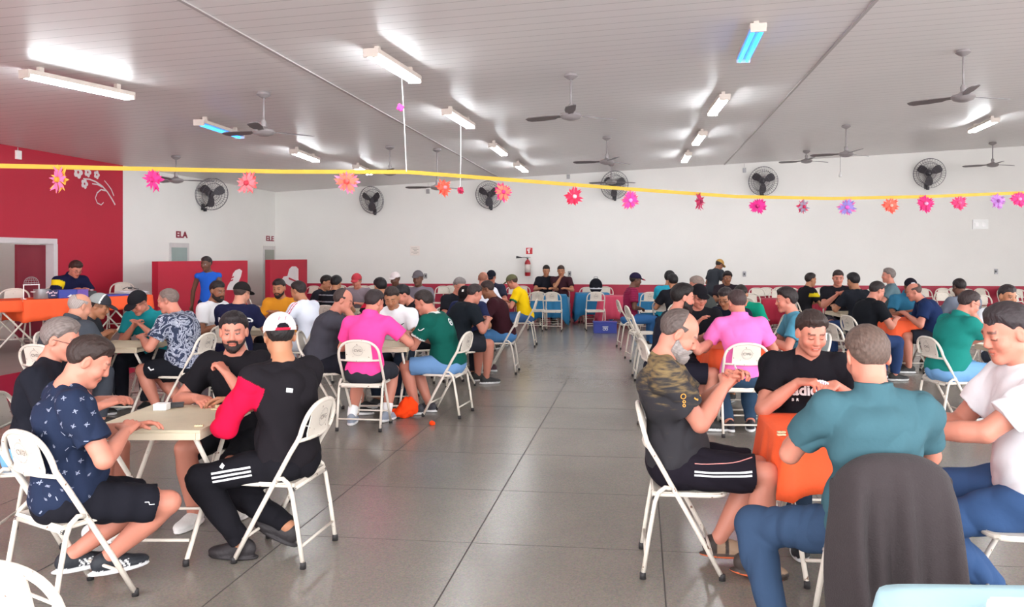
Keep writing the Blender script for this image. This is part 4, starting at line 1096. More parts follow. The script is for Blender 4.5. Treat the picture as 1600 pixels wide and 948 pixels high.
def _gold(nt, b, tc):
    mp = nt.nodes.new('ShaderNodeMapping'); mp.inputs['Scale'].default_value = (7,7,34); nt.links.new(tc.outputs['Object'], mp.inputs[0])
    n = nt.nodes.new('ShaderNodeTexNoise'); n.inputs['Scale'].default_value = 1.6; n.inputs['Detail'].default_value = 5; nt.links.new(mp.outputs[0], n.inputs['Vector'])
    sx = nt.nodes.new('ShaderNodeSeparateXYZ'); nt.links.new(tc.outputs['Object'], sx.inputs[0])
    mr = nt.nodes.new('ShaderNodeMapRange'); mr.inputs[1].default_value = .78; mr.inputs[2].default_value = 1.02; mr.inputs[3].default_value = -.25; mr.inputs[4].default_value = .12
    nt.links.new(sx.outputs['Z'], mr.inputs[0]); ad = nt.nodes.new('ShaderNodeMath'); nt.links.new(n.outputs['Fac'], ad.inputs[0]); nt.links.new(mr.outputs[0], ad.inputs[1])
    r = ramp(nt, ad.outputs[0], [(.42,'#211f24'),(.52,'#3b332a'),(.64,'#6a5738'),(.8,'#7d6a45')]); nt.links.new(r.outputs[0], b.inputs['Base Color'])
M_GOLD = pattern_mat('black_gold_jersey', _gold)
def seg_t(V, a, b):
    ba = b-a; t = (V-a) @ ba/(ba @ ba); q = a+np.clip(t, 0, 1)[:,None]*ba; return t, np.linalg.norm(V-q, axis=1), V-q
def sleeves(hexcol, t0=.15, t1=9, fore=True):
    def f(V, C, c):
        for s, e, w in ((c['sR'], c['eR'], c['wR']), (c['sL'], c['eL'], c['wL'])):
            t, r, _ = seg_t(V, s, e); m = (t > t0) & (t < t1) & (r < .10) 
            if fore: t2, r2, _ = seg_t(V, e, w); m |= (r2 < .085)
            C[m] = lin(hexcol)
        return C
    return f
def cuffs(hexcol, t0=.60, coll=None):
    def f(V, C, c):
        for s, e in ((c['sR'], c['eR']), (c['sL'], c['eL'])):
            t, r, _ = seg_t(V, s, e); C[(t > t0) & (r < .12) & (t < .8)] = lin(hexcol)
        if coll: C[np.linalg.norm(V-c['p3']-c['D'](c['L'])*.02, axis=1) < .085] = lin(coll)
        return C
    return f
def collar_only(hexcol, r=.085):
    def f(V, C, c): C[np.linalg.norm(V-c['p3']-c['D'](c['L'])*.02, axis=1) < r] = lin(hexcol); return C
    return f
def arm_stripes(hexcol):
    def f(V, C, c):
        for s, e, w, sg in ((c['sR'], c['eR'], c['wR'], 1), (c['sL'], c['eL'], c['wL'], -1)):
            for a, b_ in ((s, e), (e, w)):
                t, r, o = seg_t(V, a, b_); out = (V-(a+np.clip(t,0,1)[:,None]*(b_-a))) @ A3((sg,0,0))
                side_ = o @ np.cross(nrm(b_-a), A3((sg,0,0)))
                m = (r < .09) & (out > .01) & ((np.abs(side_-.012) < .005) | (np.abs(side_+.012) < .005)); C[m] = lin(hexcol)
        return C
    return f
def hstripes(hexcol, per=.05, w=.3):
    def f(V, C, c): C[((V[:,2]/per) % 1) < w] = lin(hexcol); return C
    return f
M_PRINTW = mat('white_print', '#e6e6e6', .7); M_PRINTG = mat('grey_print', '#8d94a8', .7); M_PRINTO = mat('amber_print', '#d09038', .7)
def front_patch(col, x0=.0, z0=.05, r=.03):
    def f(q, C): C[(np.abs(q[:,0]-x0) < r) & (np.abs(q[:,2]-z0-.035) < r*.75) & (q[:,1] > 0)] = lin(col); return C
    return f
def back_patch(col, r=.02, z0=.08):
    def f(q, C): C[(np.abs(q[:,0]) < r) & (np.abs(q[:,2]-z0) < r*.8) & (q[:,1] < 0)] = lin(col); return C
    return f
# ------------------------------------------------------------------ people near the camera
c1 = person('person in navy leaf-print t-shirt and black shorts, back to camera, nearest at left', 104, 3.66, -50, who='man in the navy leaf-print t-shirt, nearest left', sc=.955,
   topfn=lambda q, C: (C.__setitem__((np.abs(q[:,0]) > .030) & (q[:,2] < -.022) & (q[:,2] > -.056) & (q[:,1] > .02) & (q[:,1] < .085) & (((q[:,1]+q[:,2]*.7)/.022) % 1 < .42), lin('#e6e6e6')), C)[1],
   lean=0, hp=30, hy=-12, lh=(-.14,.33,.80), rh=(.08,.24,.82), lf=(-.20,.06,.09,.1,0), rf=(-.08,.20,.08,-.2,0), rkp=(.55,1,.55), lkp=(.0,1,.4), chair_yaw=20, g=1.1,
   hair='short', hcol='#2a1c18', shirt='#20293f', pants='shorts', pcol='#191920', shoes='#23262c', sole='#dcdcdc', skin='pink', rpole=(.7,.1,-1))
c2 = person('person with grey hair and glasses in black, seated behind the leaf-print shirt', 52, 4.5, -78, who='grey haired man with glasses at left', sc=.96,
   lean=10, hp=15, hy=-8, lh=(-.1,.42,.80), rh=(.1,.40,.80), hair='thick', hcol='#6d625e', shirt='#1b1c24', sleeve='short', pcol='#6fa3cf', glasses=True, skin='pink', g=1.05, shoes='#d0d0d0', rf=(.12,.38,0), lf=(-.1,.42,0))
c3 = person('person in plain black t-shirt with short beard behind the near left table, fist at chest', 385, 5.05, 172, who='bearded man in plain black t-shirt', sc=.97,
   lean=16, hp=4, hy=24, eyes='open', lh=(-.02,.27,.93), rh=(.14,.34,.79), rpole=(1,-.1,-.8), lpole=(-1,-.2,-.6), lcurl=1.15, hair='thick', hcol='#1a1214', beard='short', bcol='#231614', stubble=.25,
   shirt='#18161a', pcol='#17171b', shoes='#d9d6d2', sole='#e8e4e0', skin='pink', g=1.15, lf=(-.06,.10,0,.3), rf=(.16,.34,0,-.2), rhd=(-.8,.5,-.1))
c4 = person('person in white cap with red strap, black vest over red sleeves and striped track pants', 452, 4.31, 82, who='man in the white cap and red sleeves', twist=-28, sc=.98,
   lean=6, hp=10, hy=-25, capfn=lambda q, C: (C.__setitem__((q[:,1] < -.03) & (np.abs(q[:,0]) < .036) & (q[:,2] < .035+.034*np.sqrt(np.clip(1-(q[:,0]/.036)**2, 0, 1))) & (q[:,2] > .034), lin('#17131a')), C.__setitem__((q[:,1] < -.03) & (np.abs(q[:,0]) < .042) & (q[:,2] <= .038), lin('#c4203a')), C)[2], lh=(-.02,.34,.82), rh=(.12,.40,.82), lf=(-.12,.22,.0,.6), rf=(.02,.02,.05,.4,-25), lpole=(-.9,.15,-1), hair='buzz', hcol='#171212', shirt='#1d1a1e', sleeve='long', shirtfn=sleeves('#c8103a', .08),
   pants='long', pcol='#18171c', shoes='#2a2628', sole='#2a2628', cap='#e8e2de', skin='tan', g=1.08, lkp=(-.3,1,.5), rkp=(.1,1,.3))
c5 = person('person with bald crown, grey beard, black and gold jersey and striped shorts, in profile', 1056, 4.14, -96, who='grey bearded man in the gold-black jersey',
   lean=-9, hp=30, hy=0, topfn=lambda q, C: (C.__setitem__((q[:,1] < -.01) | ((q[:,1] > .03) & (q[:,1] < .05)) | ((q[:,2] < -.04) & (q[:,1] > .12)), lin('#3a302c')), C.__setitem__(q[:,2] < -.074, lin('#d8683a')), C)[2], lh=(-.05,.28,.93), rh=(.03,.24,.92), lcurl=1.0, rcurl=1.1, lf=(-.06,.22,.03,.1,0), rf=(.12,.36,.01,-.3,8), hair='receding', hcol='#4f4440', beard='long', bcol='#8d8581',
   shirt='#2a2522', shirtmat=M_GOLD, pcol='#1c1820', shoes='#9a7f68', sole='#4a3a30', skin='pink', g=1.14, sc=1.03, rpole=(.5,-.3,-1), lpole=(-.5,-.3,-1), bg=1.04)
c6 = person('person in black adidas t-shirt smiling down at playing cards behind the near orange table', 1252, 4.72, 178, who='smiling man in the black adidas t-shirt',
   lean=14, hp=17, hy=4, lh=(-.10,.30,.90), rh=(.10,.29,.91), lcurl=.7, rcurl=.9, rpole=(1,-.2,-.9), lpole=(-1,-.2,-.9), hair='thick', hcol='#2c1f1b', shirt='#17151a', pcol='#3a4a60', pants='long', smile=True,
   skin='pink', g=1.15, sc=1.0, shoes='#1c1c20', stubble=.12, bcol='#4a3028', lhd=(.6,.6,-.1), rhd=(-.7,.5,.1))
c7 = person('person in teal polo shirt and blue jeans, back to camera on the jacket-covered chair', 1366, 3.15, -3, who='broad man in the teal polo, back to camera', sc=1.01,
   lean=0, hp=16, hy=3, lh=(-.20,.40,.80), rh=(.20,.40,.80), lpole=(-.7,-.2,-.9), rpole=(.7,-.2,-.9), hair='short', hcol='#57463e', shirt='#3d5d66', collar='polo', pants='long', pcol='#31435c', shoes='#25252a',
   skin='pink', g=1.06, bg=1.12, lf=(-.36,.05,0,.4), rf=(.12,.2,0), lkp=(-.9,1,.5))
c8 = person('person in white t-shirt and blue jeans at right edge, looking at the orange table', 1612, 3.5, 84, who='man in white t-shirt at the right edge',
   lean=3, hp=16, hy=6, lh=(-.04,.47,.79), rh=(.1,.40,.80), lf=(.12,.10,0,.2), rf=(.40,.20,0,-.2), hair='short', hcol='#2b2325', shirt='#dcdadd', pants='long', pcol='#364f76', shoes='#25272c', skin='pink', g=1.08, bg=.95, smile=True, sc=1.07)
# ------------------------------------------------------------------ second row
person('person in bright pink polo shirt with back to camera, left of the aisle', 570, 7.45, -6, who='left man in bright pink polo', lean=16, hp=20, hy=-25, lh=(-.14,.38,.80), rh=(.30,.40,.78), rpole=(.9,.2,-.8),
   hair='short', hcol='#2a2021', shirt='#f04a98', collar='polo', pcol='#2f3138', shoes='#8a93a0', skin='pink', g=1.0, sockc='#e8e8e8', lf=(-.17,.12,0), rf=(.12,.30,0))
cg = person('person in dark green jersey with white cuffs and denim shorts, leaning over the table', 703, 8.08, 77, who='man in the dark green jersey', lean=24, hp=22, lh=(-.04,.46,.80), rh=(.12,.46,.80), hair='short', hcol='#241a18',
   shirt='#0f5248', shirtfn=cuffs('#e4e8e4', .6, '#cfd8d2'), pcol='#6c93c0', shoes='#3a3a40', skin='pink', g=1.12, lf=(-.1,.33,0), rf=(.06,.25,0))
chd = person('person in white hooded t-shirt looking down, facing camera behind the pink polo', 620, 8.92, 178, who='man in white hooded t-shirt', lean=18, hp=24, hair='short', hcol='#2a1f1c', shirt='#eeeef2', collar='hood', pants='long', pcol='#26303f', skin='tan', g=1.1)
person('person in charcoal t-shirt with hand at mouth, seated left of the pink polo', 498, 8.15, -84, who='man in charcoal t-shirt with hand at mouth', lean=20, hp=20, rh=(.02,.27,1.10), lh=(-.1,.42,.80), hair='receding', hcol='#3a2d2a', shirt='#414048', pcol='#1e1e26', skin='pink', g=1.2, rcurl=1.0, rhd=(-.2,.1,1))
cfl = person('person in navy and white floral shirt with shaved grey hair, back turned at left', 296, 7.95, 84, who='man in navy and white floral shirt', lean=18, hp=15, hy=10, hair='buzz', hcol='#6a5b55', shirt='#1e2840', shirtmat=M_FLORAL, pcol='#191a20', shoes='#3b3036', skin='pink', g=1.2, lf=(-.06,.30,0), rf=(.1,.1,0))
person('person in teal polo and black cap handling cards beside the floral shirt', 244, 8.75, 176, who='man in teal polo and black cap', lean=26, hp=34, hy=-10, rh=(.06,.34,.86), lh=(-.06,.34,.86), hair='buzz', shirt='#1c7f86', collar='polo', cap='#1d1c20', pants='long', pcol='#22242c', skin='pink', g=1.05)
person('person with bald head in dark grey polo, seated with back to camera at far left', 84, 7.1, -14, who='bald man in dark grey polo', lean=24, hp=18, hy=-18, hair='ring', hcol='#9a8f8a', shirt='#3f434a', collar='polo', pants='long', pcol='#3c4048', skin='light', g=1.15, lh=(-.16,.36,.80))
person('person in grey and black cap with white piping leaning in behind the bald man', 96, 8.1, -80, who='man in grey and black cap', lean=34, hp=22, hair='buzz', shirt='#33363c', cap='#34343a', capfn=lambda q, C: (C.__setitem__((q[:,1] < .01), lin('#8d9290')), C.__setitem__((np.abs(q[:,1]-.012) < .007), lin('#e6e6e4')), C)[2], pants='long', pcol='#3a3d46', skin='tan', g=1.0)
person('person with thick black beard and white-collared navy jersey, in profile right of aisle', 1034, 7.4, -84, who='black bearded man with white collar', lean=16, hp=10, lh=(-.05,.42,.82), hair='thick', hcol='#16100f', beard='long', bcol='#1a1110', shirt='#191a26', shirtfn=collar_only('#e4e4ea'), pcol='#1b1a24', skin='pink', g=1.1, sc=1.04, rh=(.1,.44,.80))
cp = person('person in light pink polo and jeans, back to camera, right of the aisle', 1160, 7.2, -2, who='right man in light pink polo', lean=12, hp=18, hy=14, hair='short', hcol='#3b2c2b', shirt='#ee72b4', collar='polo', pants='long', pcol='#2e4258', shoes='#25252b', skin='pink', g=1.02, bg=1.12, lh=(-.2,.40,.80), rh=(.22,.40,.80), lf=(-.1,.1,0), rf=(.1,.12,0))
person('person in black shirt, black cap, glasses and a necklace, facing camera over the orange table', 1086, 8.5, 184, who='man with black cap and necklace', lean=10, hp=14, hy=6, hair='buzz', shirt='#17171c', cap='#17151a', glasses=True, pants='long', pcol='#20222a', skin='pink', g=1.15, rh=(.06,.30,.92), lh=(-.08,.38,.80))
person('person in light blue shirt in left profile, behind the smiling man in black', 1262, 7.9, 82, who='man in light blue shirt in profile', lean=18, hp=8, hair='thick', hcol='#241c1c', shirt='#4d8ca3', pants='long', pcol='#2b3a4a', skin='pink', g=1.08, eyes='open')
person('person in navy t-shirt reaching across, half hidden by the light pink polo', 1152, 9.2, 140, who='man in navy t-shirt behind the pink polo', lean=24, hp=24, glasses=True, hair='short', hcol='#2c2424', shirt='#1d2130', pants='long', pcol='#23252d', skin='tan', g=1.0)
person('person in emerald green shirt behind the light pink polo shoulder', 1168, 10.2, 150, who='man in emerald green shirt', lean=24, hp=30, hair='short', shirt='#128a6e', pants='long', pcol='#23252d', skin='tan')
person('person in green polo and glasses with hand to mouth near the right edge', 1478, 7.6, -84, who='man in green polo with glasses', lean=18, hp=22, hy=-4, rh=(.0,.27,1.08), lh=(-.1,.42,.80), rcurl=.9, rhd=(-.2,.1,1), hair='short', hcol='#2e2222', shirt='#1c776e', collar='polo', glasses=True, pcol='#6f9cc8', skin='pink', g=1.2, bg=1.2, shoes='#2a2a30')
person('person with moustache and grey shirt over white collar, facing camera at right', 1563, 8.7, 168, who='man with moustache and white collar', lean=14, hp=10, hair='short', hcol='#2a2224', shirt='#dfe2e8', pants='long', pcol='#3a3f4c', skin='tan', stubble=.2, bcol='#241a1a', hy=20, eyes='open')
# ------------------------------------------------------------------ third row, left
person('person in white football shirt with dark beard, left of the navy ARAÚJO shirt', 325, 9.75, -108, who='bearded man in white football shirt', lean=10, hp=12, hair='short', hcol='#1b1313', beard='full', shirt='#e4e4e6', pants='long', pcol='#1c1c22', skin='brown', hy=-10, lh=(-.05,.25,.80), rh=(.05,.25,.78))
ca = person('person in navy shirt lettered ARAÚJO CARD and black cap, back to camera', 366, 9.0, -6, who='man in navy ARAÚJO CARD shirt', lean=10, hp=16, hy=-14, hair='buzz', hcol='#3a2c28', shirt='#1b1d3a', cap='#211d1e', pants='long', pcol='#1b1b22', skin='light', g=1.12, bg=1.15)
person('person in mustard yellow t-shirt with short beard, facing camera', 443, 10.7, 176, who='man in mustard yellow t-shirt', lean=10, hp=12, hair='short', hcol='#1e1615', beard='short', shirt='#d8912a', pants='long', pcol='#22242c', skin='tan', rh=(.05,.3,.85), lh=(-.05,.3,.85))
person('person in white track jacket with red sleeve stripes, back turned beside the mustard shirt', 486, 9.9, 70, who='young man in white track jacket', lean=14, hp=16, hair='short', hcol='#241b1b', shirt='#dfe4f0', sleeve='long', shirtfn=arm_stripes('#c02040'), pants='long', pcol='#d0d4de', skin='tan', g=.95)
person('person in dark shirt with black hair behind the white track jacket', 492, 13.2, -100, who='dark haired man behind the track jacket', lean=16, hp=16, hair='short', shirt='#22232b', pants='long', pcol='#22232b', skin='tan')
person('person in black top with white shoulder stripes, back turned, far left rows', 517, 12.6, -10, who='man in black top with shoulder stripes', lean=14, hp=18, hair='thick', hcol='#121012', shirt='#19191f', shirtfn=hstripes('#9a9aa0', .11, .12), pants='long', pcol='#22232b', skin='tan')
person('person in dark red cap facing camera, far left rows', 562, 14.0, 176, who='person in dark red cap', lean=12, hp=16, hair='buzz', shirt='#8d8088', cap='#b03a44', pants='long', pcol='#22232b', skin='pink')
person('person in black jersey with red chest print, seated left of the white hooded shirt', 603, 11.0, 40, who='man in black jersey with red print', lean=12, hp=14, hair='thick', hcol='#161113', shirt='#17171d', shirtfn=lambda V, C, c: (C.__setitem__((np.abs(V[:,2]-.93) < .03) & (V[:,0] < -.08) & (V[:,1] > -.2), lin('#c02038')), C)[1], pants='long', pcol='#1c1c22', skin='tan', g=1.1)
person('person in pale cap looking aside behind the black jersey with red print', 622, 14.5, 165, who='person in pale cap far back', lean=8, hp=8, hair='buzz', shirt='#6a5a5a', cap='#d8cccc', pants='long', pcol='#33343c', skin='dark')
person('person in grey shirt and grey cap below the grey wall outlet', 656, 13.4, 170, who='person in grey shirt and grey cap', lean=6, hp=2, hair='buzz', shirt='#77707a', cap='#5f5a5e', pants='long', pcol='#33343c', skin='dark', eyes='open', sc=1.03)
person('person in black with dark hair bowing between the white hood and green jersey', 664, 10.2, 120, who='dark haired man bowing over cards', lean=24, hp=34, hair='thick', hcol='#141014', shirt='#1a1a20', pants='long', pcol='#1c1c22', skin='pink')
person('person with grey hair and glasses in black shirt, middle rows left of aisle', 706, 11.9, -140, who='grey haired man in black shirt, middle rows', lean=16, hp=18, hair='thick', hcol='#77706e', glasses=True, shirt='#1b1c22', pants='long', pcol='#22232b', skin='pink', g=1.1)
person('person in black t-shirt hunched forward behind the green jersey', 708, 9.9, -60, who='hunched man in black t-shirt', lean=26, hp=20, hair='short', hcol='#2c2222', shirt='#1a1f25', pants='shorts', pcol='#2a2c33', skin='pink', g=1.25, lh=(-.1,.42,.80))
person('person in navy shirt bowing a black cap with white badge towards camera', 738, 10.9, 170, who='man bowing in black cap with badge', lean=30, hp=42, hair='buzz', shirt='#262c4c', cap='#1b1617', capfn=lambda q, C: (C.__setitem__((np.abs(q[:,0]) < .014) & (np.abs(q[:,1]-.03) < .014) & (q[:,2] > .08), lin('#f0ece6')), C)[1], pants='long', pcol='#23252d', skin='tan')
person('person with thinning reddish hair in white t-shirt, back to camera in the middle rows', 752, 13.3, -10, who='man in white t-shirt, middle rows', lean=8, hp=12, hair='ring', hcol='#8a5a48', shirt='#dfe1ea', pants='long', pcol='#33343c', skin='pink', g=1.1, sc=1.03)
person('person in navy cap and dark jersey facing camera near the extinguisher', 770, 15.2, 175, who='man in navy cap', lean=12, hp=20, hair='buzz', shirt='#2a2d3e', cap='#191a24', pants='long', pcol='#23252d', skin='pink', sc=1.03)
person('person in dark maroon sweater and light jeans, seated in left profile by the aisle', 789, 10.98, 86, who='man in dark maroon sweater', lean=20, hp=22, hair='buzz', hcol='#2a1c1a', shirt='#35181f', sleeve='long', pants='long', pcol='#4f7fb0', shoes='#4a3038', skin='brown', g=1.08, lf=(-.1,.36,0), rf=(.06,.2,0))
person('person in yellow jersey with green cuffs and khaki cap, by the aisle', 822, 14.25, 86, who='man in yellow jersey', lean=20, hp=24, hair='buzz', hcol='#3a2a22', shirt='#ecc512', shirtfn=cuffs('#1c6a4a', .56), cap='#5f5e44', pants='shorts', pcol='#3f5f8c', skin='pink')
person('person in black t-shirt seated against the far wall, left of the pair', 853, 19.3, 184, who='left one of the pair by the far wall', lean=6, hp=14, hair='short', shirt='#1c1b22', pants='long', pcol='#2a3040', skin='tan', sc=1.06)
person('person in dark plum shirt and pale jeans seated against the far wall, hand at chin', 877, 19.2, 176, who='right one of the pair by the far wall', lean=8, hp=14, rh=(.0,.27,1.05), hair='short', hcol='#3a2c26', shirt='#3a2028', pants='long', pcol='#7f9cb8', skin='tan', sc=1.06)
# ------------------------------------------------------------------ third row, right
person('person in maroon striped shirt and navy cap with red visor, right of the aisle', 982, 13.9, -86, who='man in maroon shirt and red-visored cap', lean=8, hp=10, hair='buzz', shirt='#76193a', shirtfn=hstripes('#8d2a4c', .03, .4), cap='#221c34', capfn=lambda q, C: (C.__setitem__((q[:,1] > .105), lin('#a02038')), C)[1], pants='long', pcol='#3a6aa0', skin='dark', lh=(-.1,.2,.70), rh=(.1,.2,.70))
person('person in turquoise shirt with dark hair, far right of the aisle', 1041, 14.0, -30, who='person in turquoise shirt', lean=12, hp=10, hair='thick', hcol='#151113', shirt='#2a9cb4', pants='long', pcol='#2a3040', skin='tan', sc=1.03)
person('person in black t-shirt with dark hair beside the turquoise shirt', 1056, 13.2, 10, who='person in black beside the turquoise shirt', lean=12, hp=10, hair='thick', hcol='#151113', shirt='#1c1c22', pants='long', pcol='#2a3040', skin='tan')
person('person with greying hair in dark olive t-shirt behind the man with necklace', 1112, 11.0, 70, who='greying man in dark olive t-shirt', lean=16, hp=14, hair='short', hcol='#7a6a62', shirt='#3f4240', pants='long', pcol='#22242c', skin='pink', g=1.1, sc=1.03)
person('person in tan cap, taller, standing behind the others near the wall', 1111, 17.0, -60, who='tan cap', stand=True, hp=30, lean=20, hair='buzz', shirt='#33363c', cap='#b08a50', pants='long', pcol='#33343c', skin='brown', sc=.92, lh=(-.2,.3,.95), rh=(.2,.3,.95), lf=(-.1,0,0), rf=(.1,0,0))
person('person with long dark hair seen over the pink polo shoulder', 1135, 15.6, 175, who='person with long dark hair', lean=10, hp=10, hair='long', hcol='#1c1416', shirt='#2a2228', pants='long', pcol='#23252d', skin='brown')
person('person in black jersey with yellow chest badge in right profile', 1254, 14.2, -80, who='man in black jersey with yellow badge', lean=12, hp=8, hair='short', hcol='#241b1a', shirt='#1b1a1e', shirtfn=lambda V, C, c: (C.__setitem__((np.abs(V[:,2]-.93) < .035) & (V[:,0] > .05) & (V[:,1] > .02), lin('#d8c020')), C)[1], pants='long', pcol='#22242c', skin='tan')
person('person in black t-shirt sitting tall and holding cards, far right rows', 1308, 13.1, 168, who='tall man in black holding cards', lean=4, hp=12, hair='short', hcol='#2a1d1b', shirt='#1c1b21', pants='shorts', pcol='#4a4550', skin='pink', g=1.1, sc=1.05, rh=(.06,.30,.93), lh=(-.06,.30,.92))
person('person with black hair and dark shirt, back turned beside the tall man in black', 1343, 12.2, 20, who='man with black hair, back turned', lean=8, hp=14, hair='thick', hcol='#131013', shirt='#1e2128', pants='long', pcol='#2c3f66', skin='tan', sc=1.03)
person('person with glasses in black t-shirt, right profile, beside the small orange cloth', 1345, 10.3, -80, who='man in black with glasses, third row', lean=18, hp=20, hair='short', hcol='#241c1c', glasses=True, shirt='#16181d', pants='long', pcol='#2c3f66', skin='pink', g=1.2)
person('person in steel blue polo and black cap with white badge, facing camera', 1412, 12.0, 178, who='man in blue polo and black cap', lean=18, hp=26, hair='buzz', shirt='#2f6a88', collar='polo', cap='#1e1b24', capfn=front_patch('#f2f0f2'), pants='shorts', pcol='#6a8fb4', skin='brown', g=1.12)
person('person in navy polo with thinning hair leaning over the small orange cloth', 1468, 10.9, 72, who='man in navy polo leaning', lean=30, hp=20, hair='ring', hcol='#4a3a36', shirt='#1b2a4e', pants='shorts', pcol='#22242c', skin='pink', g=1.2)
person('person with grey hair in grey-blue shirt in left profile by the far wall', 1396, 13.8, 72, who='grey haired man in left profile', lean=4, hp=2, hair='short', hcol='#6e6460', shirt='#5a7078', pants='long', pcol='#33343c', skin='pink', sc=1.06, eyes='open')
person('person in grey t-shirt with dark skin, back turned behind the green polo', 1512, 10.9, 10, who='man in grey t-shirt behind the green polo', lean=12, hp=16, hair='buzz', hcol='#1c1515', shirt='#6a707c', pants='long', pcol='#33343c', skin='dark', g=1.12)
# ------------------------------------------------------------------ stage and standing people
person('person in navy polo with yellow shoulder band writing at the orange tables on the stage', 100, 12.0, -120, who='man in navy polo on the stage', z0=ZS, lean=26, hp=30, hair='thick', hcol='#35201c', glasses=True, shirt='#181a38', collar='polo',
   shirtfn=lambda V, C, c: (lambda t: (C.__setitem__((t[0] > .05) & (t[0] < .35) & (t[1] < .1), lin('#e6c81e')), C)[1])(seg_t(V, c['sR'], c['eR'])), pants='long', pcol='#22242c', skin='pink', g=1.15, chair=False)
person('person standing in bright blue sleeveless top and navy trousers before the long red screen', 326, 12.6, 190, who='blue top', stand=True, hp=8, lean=4, hy=-25, hair='short', hcol='#241c1c', shirt='#2458b8', sleeve='none', pants='long', pcol='#1e2440', skin='dark', sc=.93, g=.78,
   lh=(-.25,.1,.85), rh=(.32,-.12,.80), lf=(-.1,.05,0), rf=(.1,-.05,0))
# ------------------------------------------------------------------ prints on clothes
rg = random.Random(5)
def marks(w_, h_, n, s_=.011):
    bm_ = bmesh.new(); cells = [(i, j) for i in range(n) for j in range(int(n*h_/w_))]
    for i, j in cells:
        if rg.random() < .12: continue
        x = (i+.5)/n*w_-w_/2+rg.uniform(-.014,.014); y = (j+.5)/n*w_-h_/2+rg.uniform(-.014,.014); a = rg.uniform(0,3.14); k = rg.choice(['x','leaf','bar'])
        def q(pts):
            vs = [bm_.verts.new((x+px*math.cos(a)-py*math.sin(a), y+px*math.sin(a)+py*math.cos(a), 0)) for px, py in pts]; bm_.faces.new(vs)
        if k == 'x': q([(-s_,-.0015),(s_,-.0015),(s_,.0015),(-s_,.0015)]); q([(-.0015,-s_),(.0015,-s_),(.0015,s_),(-.0015,s_)]); q([(-s_*.5,s_*.4),(s_*.5,s_*.4),(s_*.5,s_*.6),(-s_*.5,s_*.6)])
        elif k == 'leaf': q([(-s_,0),(-s_*.3,-s_*.35),(s_,0),(-s_*.3,-s_*.1)]); q([(-s_,0),(-s_*.3,s_*.4),(s_,.001),(-s_*.3,s_*.12)])
        else: q([(-s_,-.002),(s_*.8,-.0015),(s_*.9,.0015),(-s_*.9,.002)])
    me = bpy.data.meshes.new('marks'); bm_.to_mesh(me); bm_.free(); return me
c = c1; cc = c['p1']*.5+c['p2']*.5
decal(c, c['shirt'], marks(.46,.62,8), cc+A3((0,-.05,.02)), c['Rc'] @ A3((1,0,0)), c['Rc'] @ A3((0,0,1)), M_PRINTG, 'leaf_print', .002, .9)
decal(c, c['shirt'], marks(.36,.60,6), cc+A3((0,0,.04)), (.25,1,-.1), (0,.2,1), M_PRINTG, 'leaf_print', .002, 1.2)
c = c6; tm = text_mesh('adidas', .085, 0, .003)
decal(c, c['shirt'], tm, c['p2']+A3((0,.1,-.02)), (-1,0,0), (0,-.1,1), M_PRINTW, 'chest_lettering', .002, .8, 2)
tm = text_mesh('B  R', .022, 0, .0008)
decal(c, c['shirt'], tm, c['p2']+A3((.085,.1,-.075)), (-1,0,0), (0,-.1,1), M_PRINTW, 'chest_lettering', .002, .8)
c = ca; tm = text_mesh('ARAÚJO CARD', .062, 0, .0035)
decal(c, c['shirt'], tm, c['p2']+A3((0,-.1,.03)), (1,0,0), (0,.15,1), M_PRINTW, 'back_lettering', .004, .8, 1)
c = c4; mid = c['hipL']*.45+c['kL']*.55; ax = nrm(c['hipL']-c['kL']); upv = np.cross(A3((-1,0,0)), ax)
for k in range(3): decal(c, c['pants'], strip2d([(-.11+i*.03, (k-1)*.022) for i in range(8)], .011), mid+A3((0,0,.005)), ax, upv, M_PRINTW, 'side_stripe', .003, .6)
decal(c, c['pants'], strip2d([(-.012,-.012),(.0,.004),(.012,.018)], .022), mid+ax*-.06+A3((.02,0,.06)), ax, upv, M_PRINTW, 'thigh_badge', .003, .6)
bk = c['p1']+A3((-.02,-.2,.05))
decal(c, c['shirt'], strip2d([(-.018,0),(.018,-.008)], .022), c['p2']+A3((-.1,-.05,.06)), (.8,-.6,0), (0,0,1), M_PRINTW, 'jacket_badge', .003, .8)
decal(c, c['shirt'], strip2d([(-.02,.004),(0,-.003),(.022,.010)], .007), c['p1']+A3((.05,-.05,.02)), (.8,-.6,0), (0,0,1), M_PRINTW, 'jacket_badge', .003, .8)
c = c5; mid = c['hipR']*.4+c['kR']*.6; ax = nrm(c['kR']-c['hipR']); upv = np.cross(A3((1,0,0)), ax)
for k, w_ in ((0,.009),(1,.009),(3.2,.003)): decal(c, c['pants'], strip2d([(-.17+i*.03, -.005+k*.017+.0007*i*i*(.4 if k < 2 else .7)) for i in range(10)], w_), mid, ax, upv, M_PRINTW if k < 2 else mat('salmon_print','#e0908a',.7), 'side_stripe', .003, .6)
for k, (dx_, dz_, r_) in enumerate(((0,.02,.012),(.004,-.006,.006),(.004,-.024,.006))):
    pp = [(r_*math.cos(t), r_*math.sin(t)) for t in np.linspace(0, 2*math.pi, 13)]
    decal(c, c['shirt'], strip2d(pp, .004), c['sR']*.55+c['eR']*.45+A3((.05,dx_,dz_)), (0,1,0), (0,0,1), M_PRINTO, 'sleeve_print', .003, .5)
decal(c, c['shirt'], strip2d([(-.02,.004),(-.006,-.006),(.026,.012)], .008), c['p2']+A3((.1,.06,.02)), (-.5,.86,0), (0,0,1), M_PRINTO, 'chest_print', .003, .8)

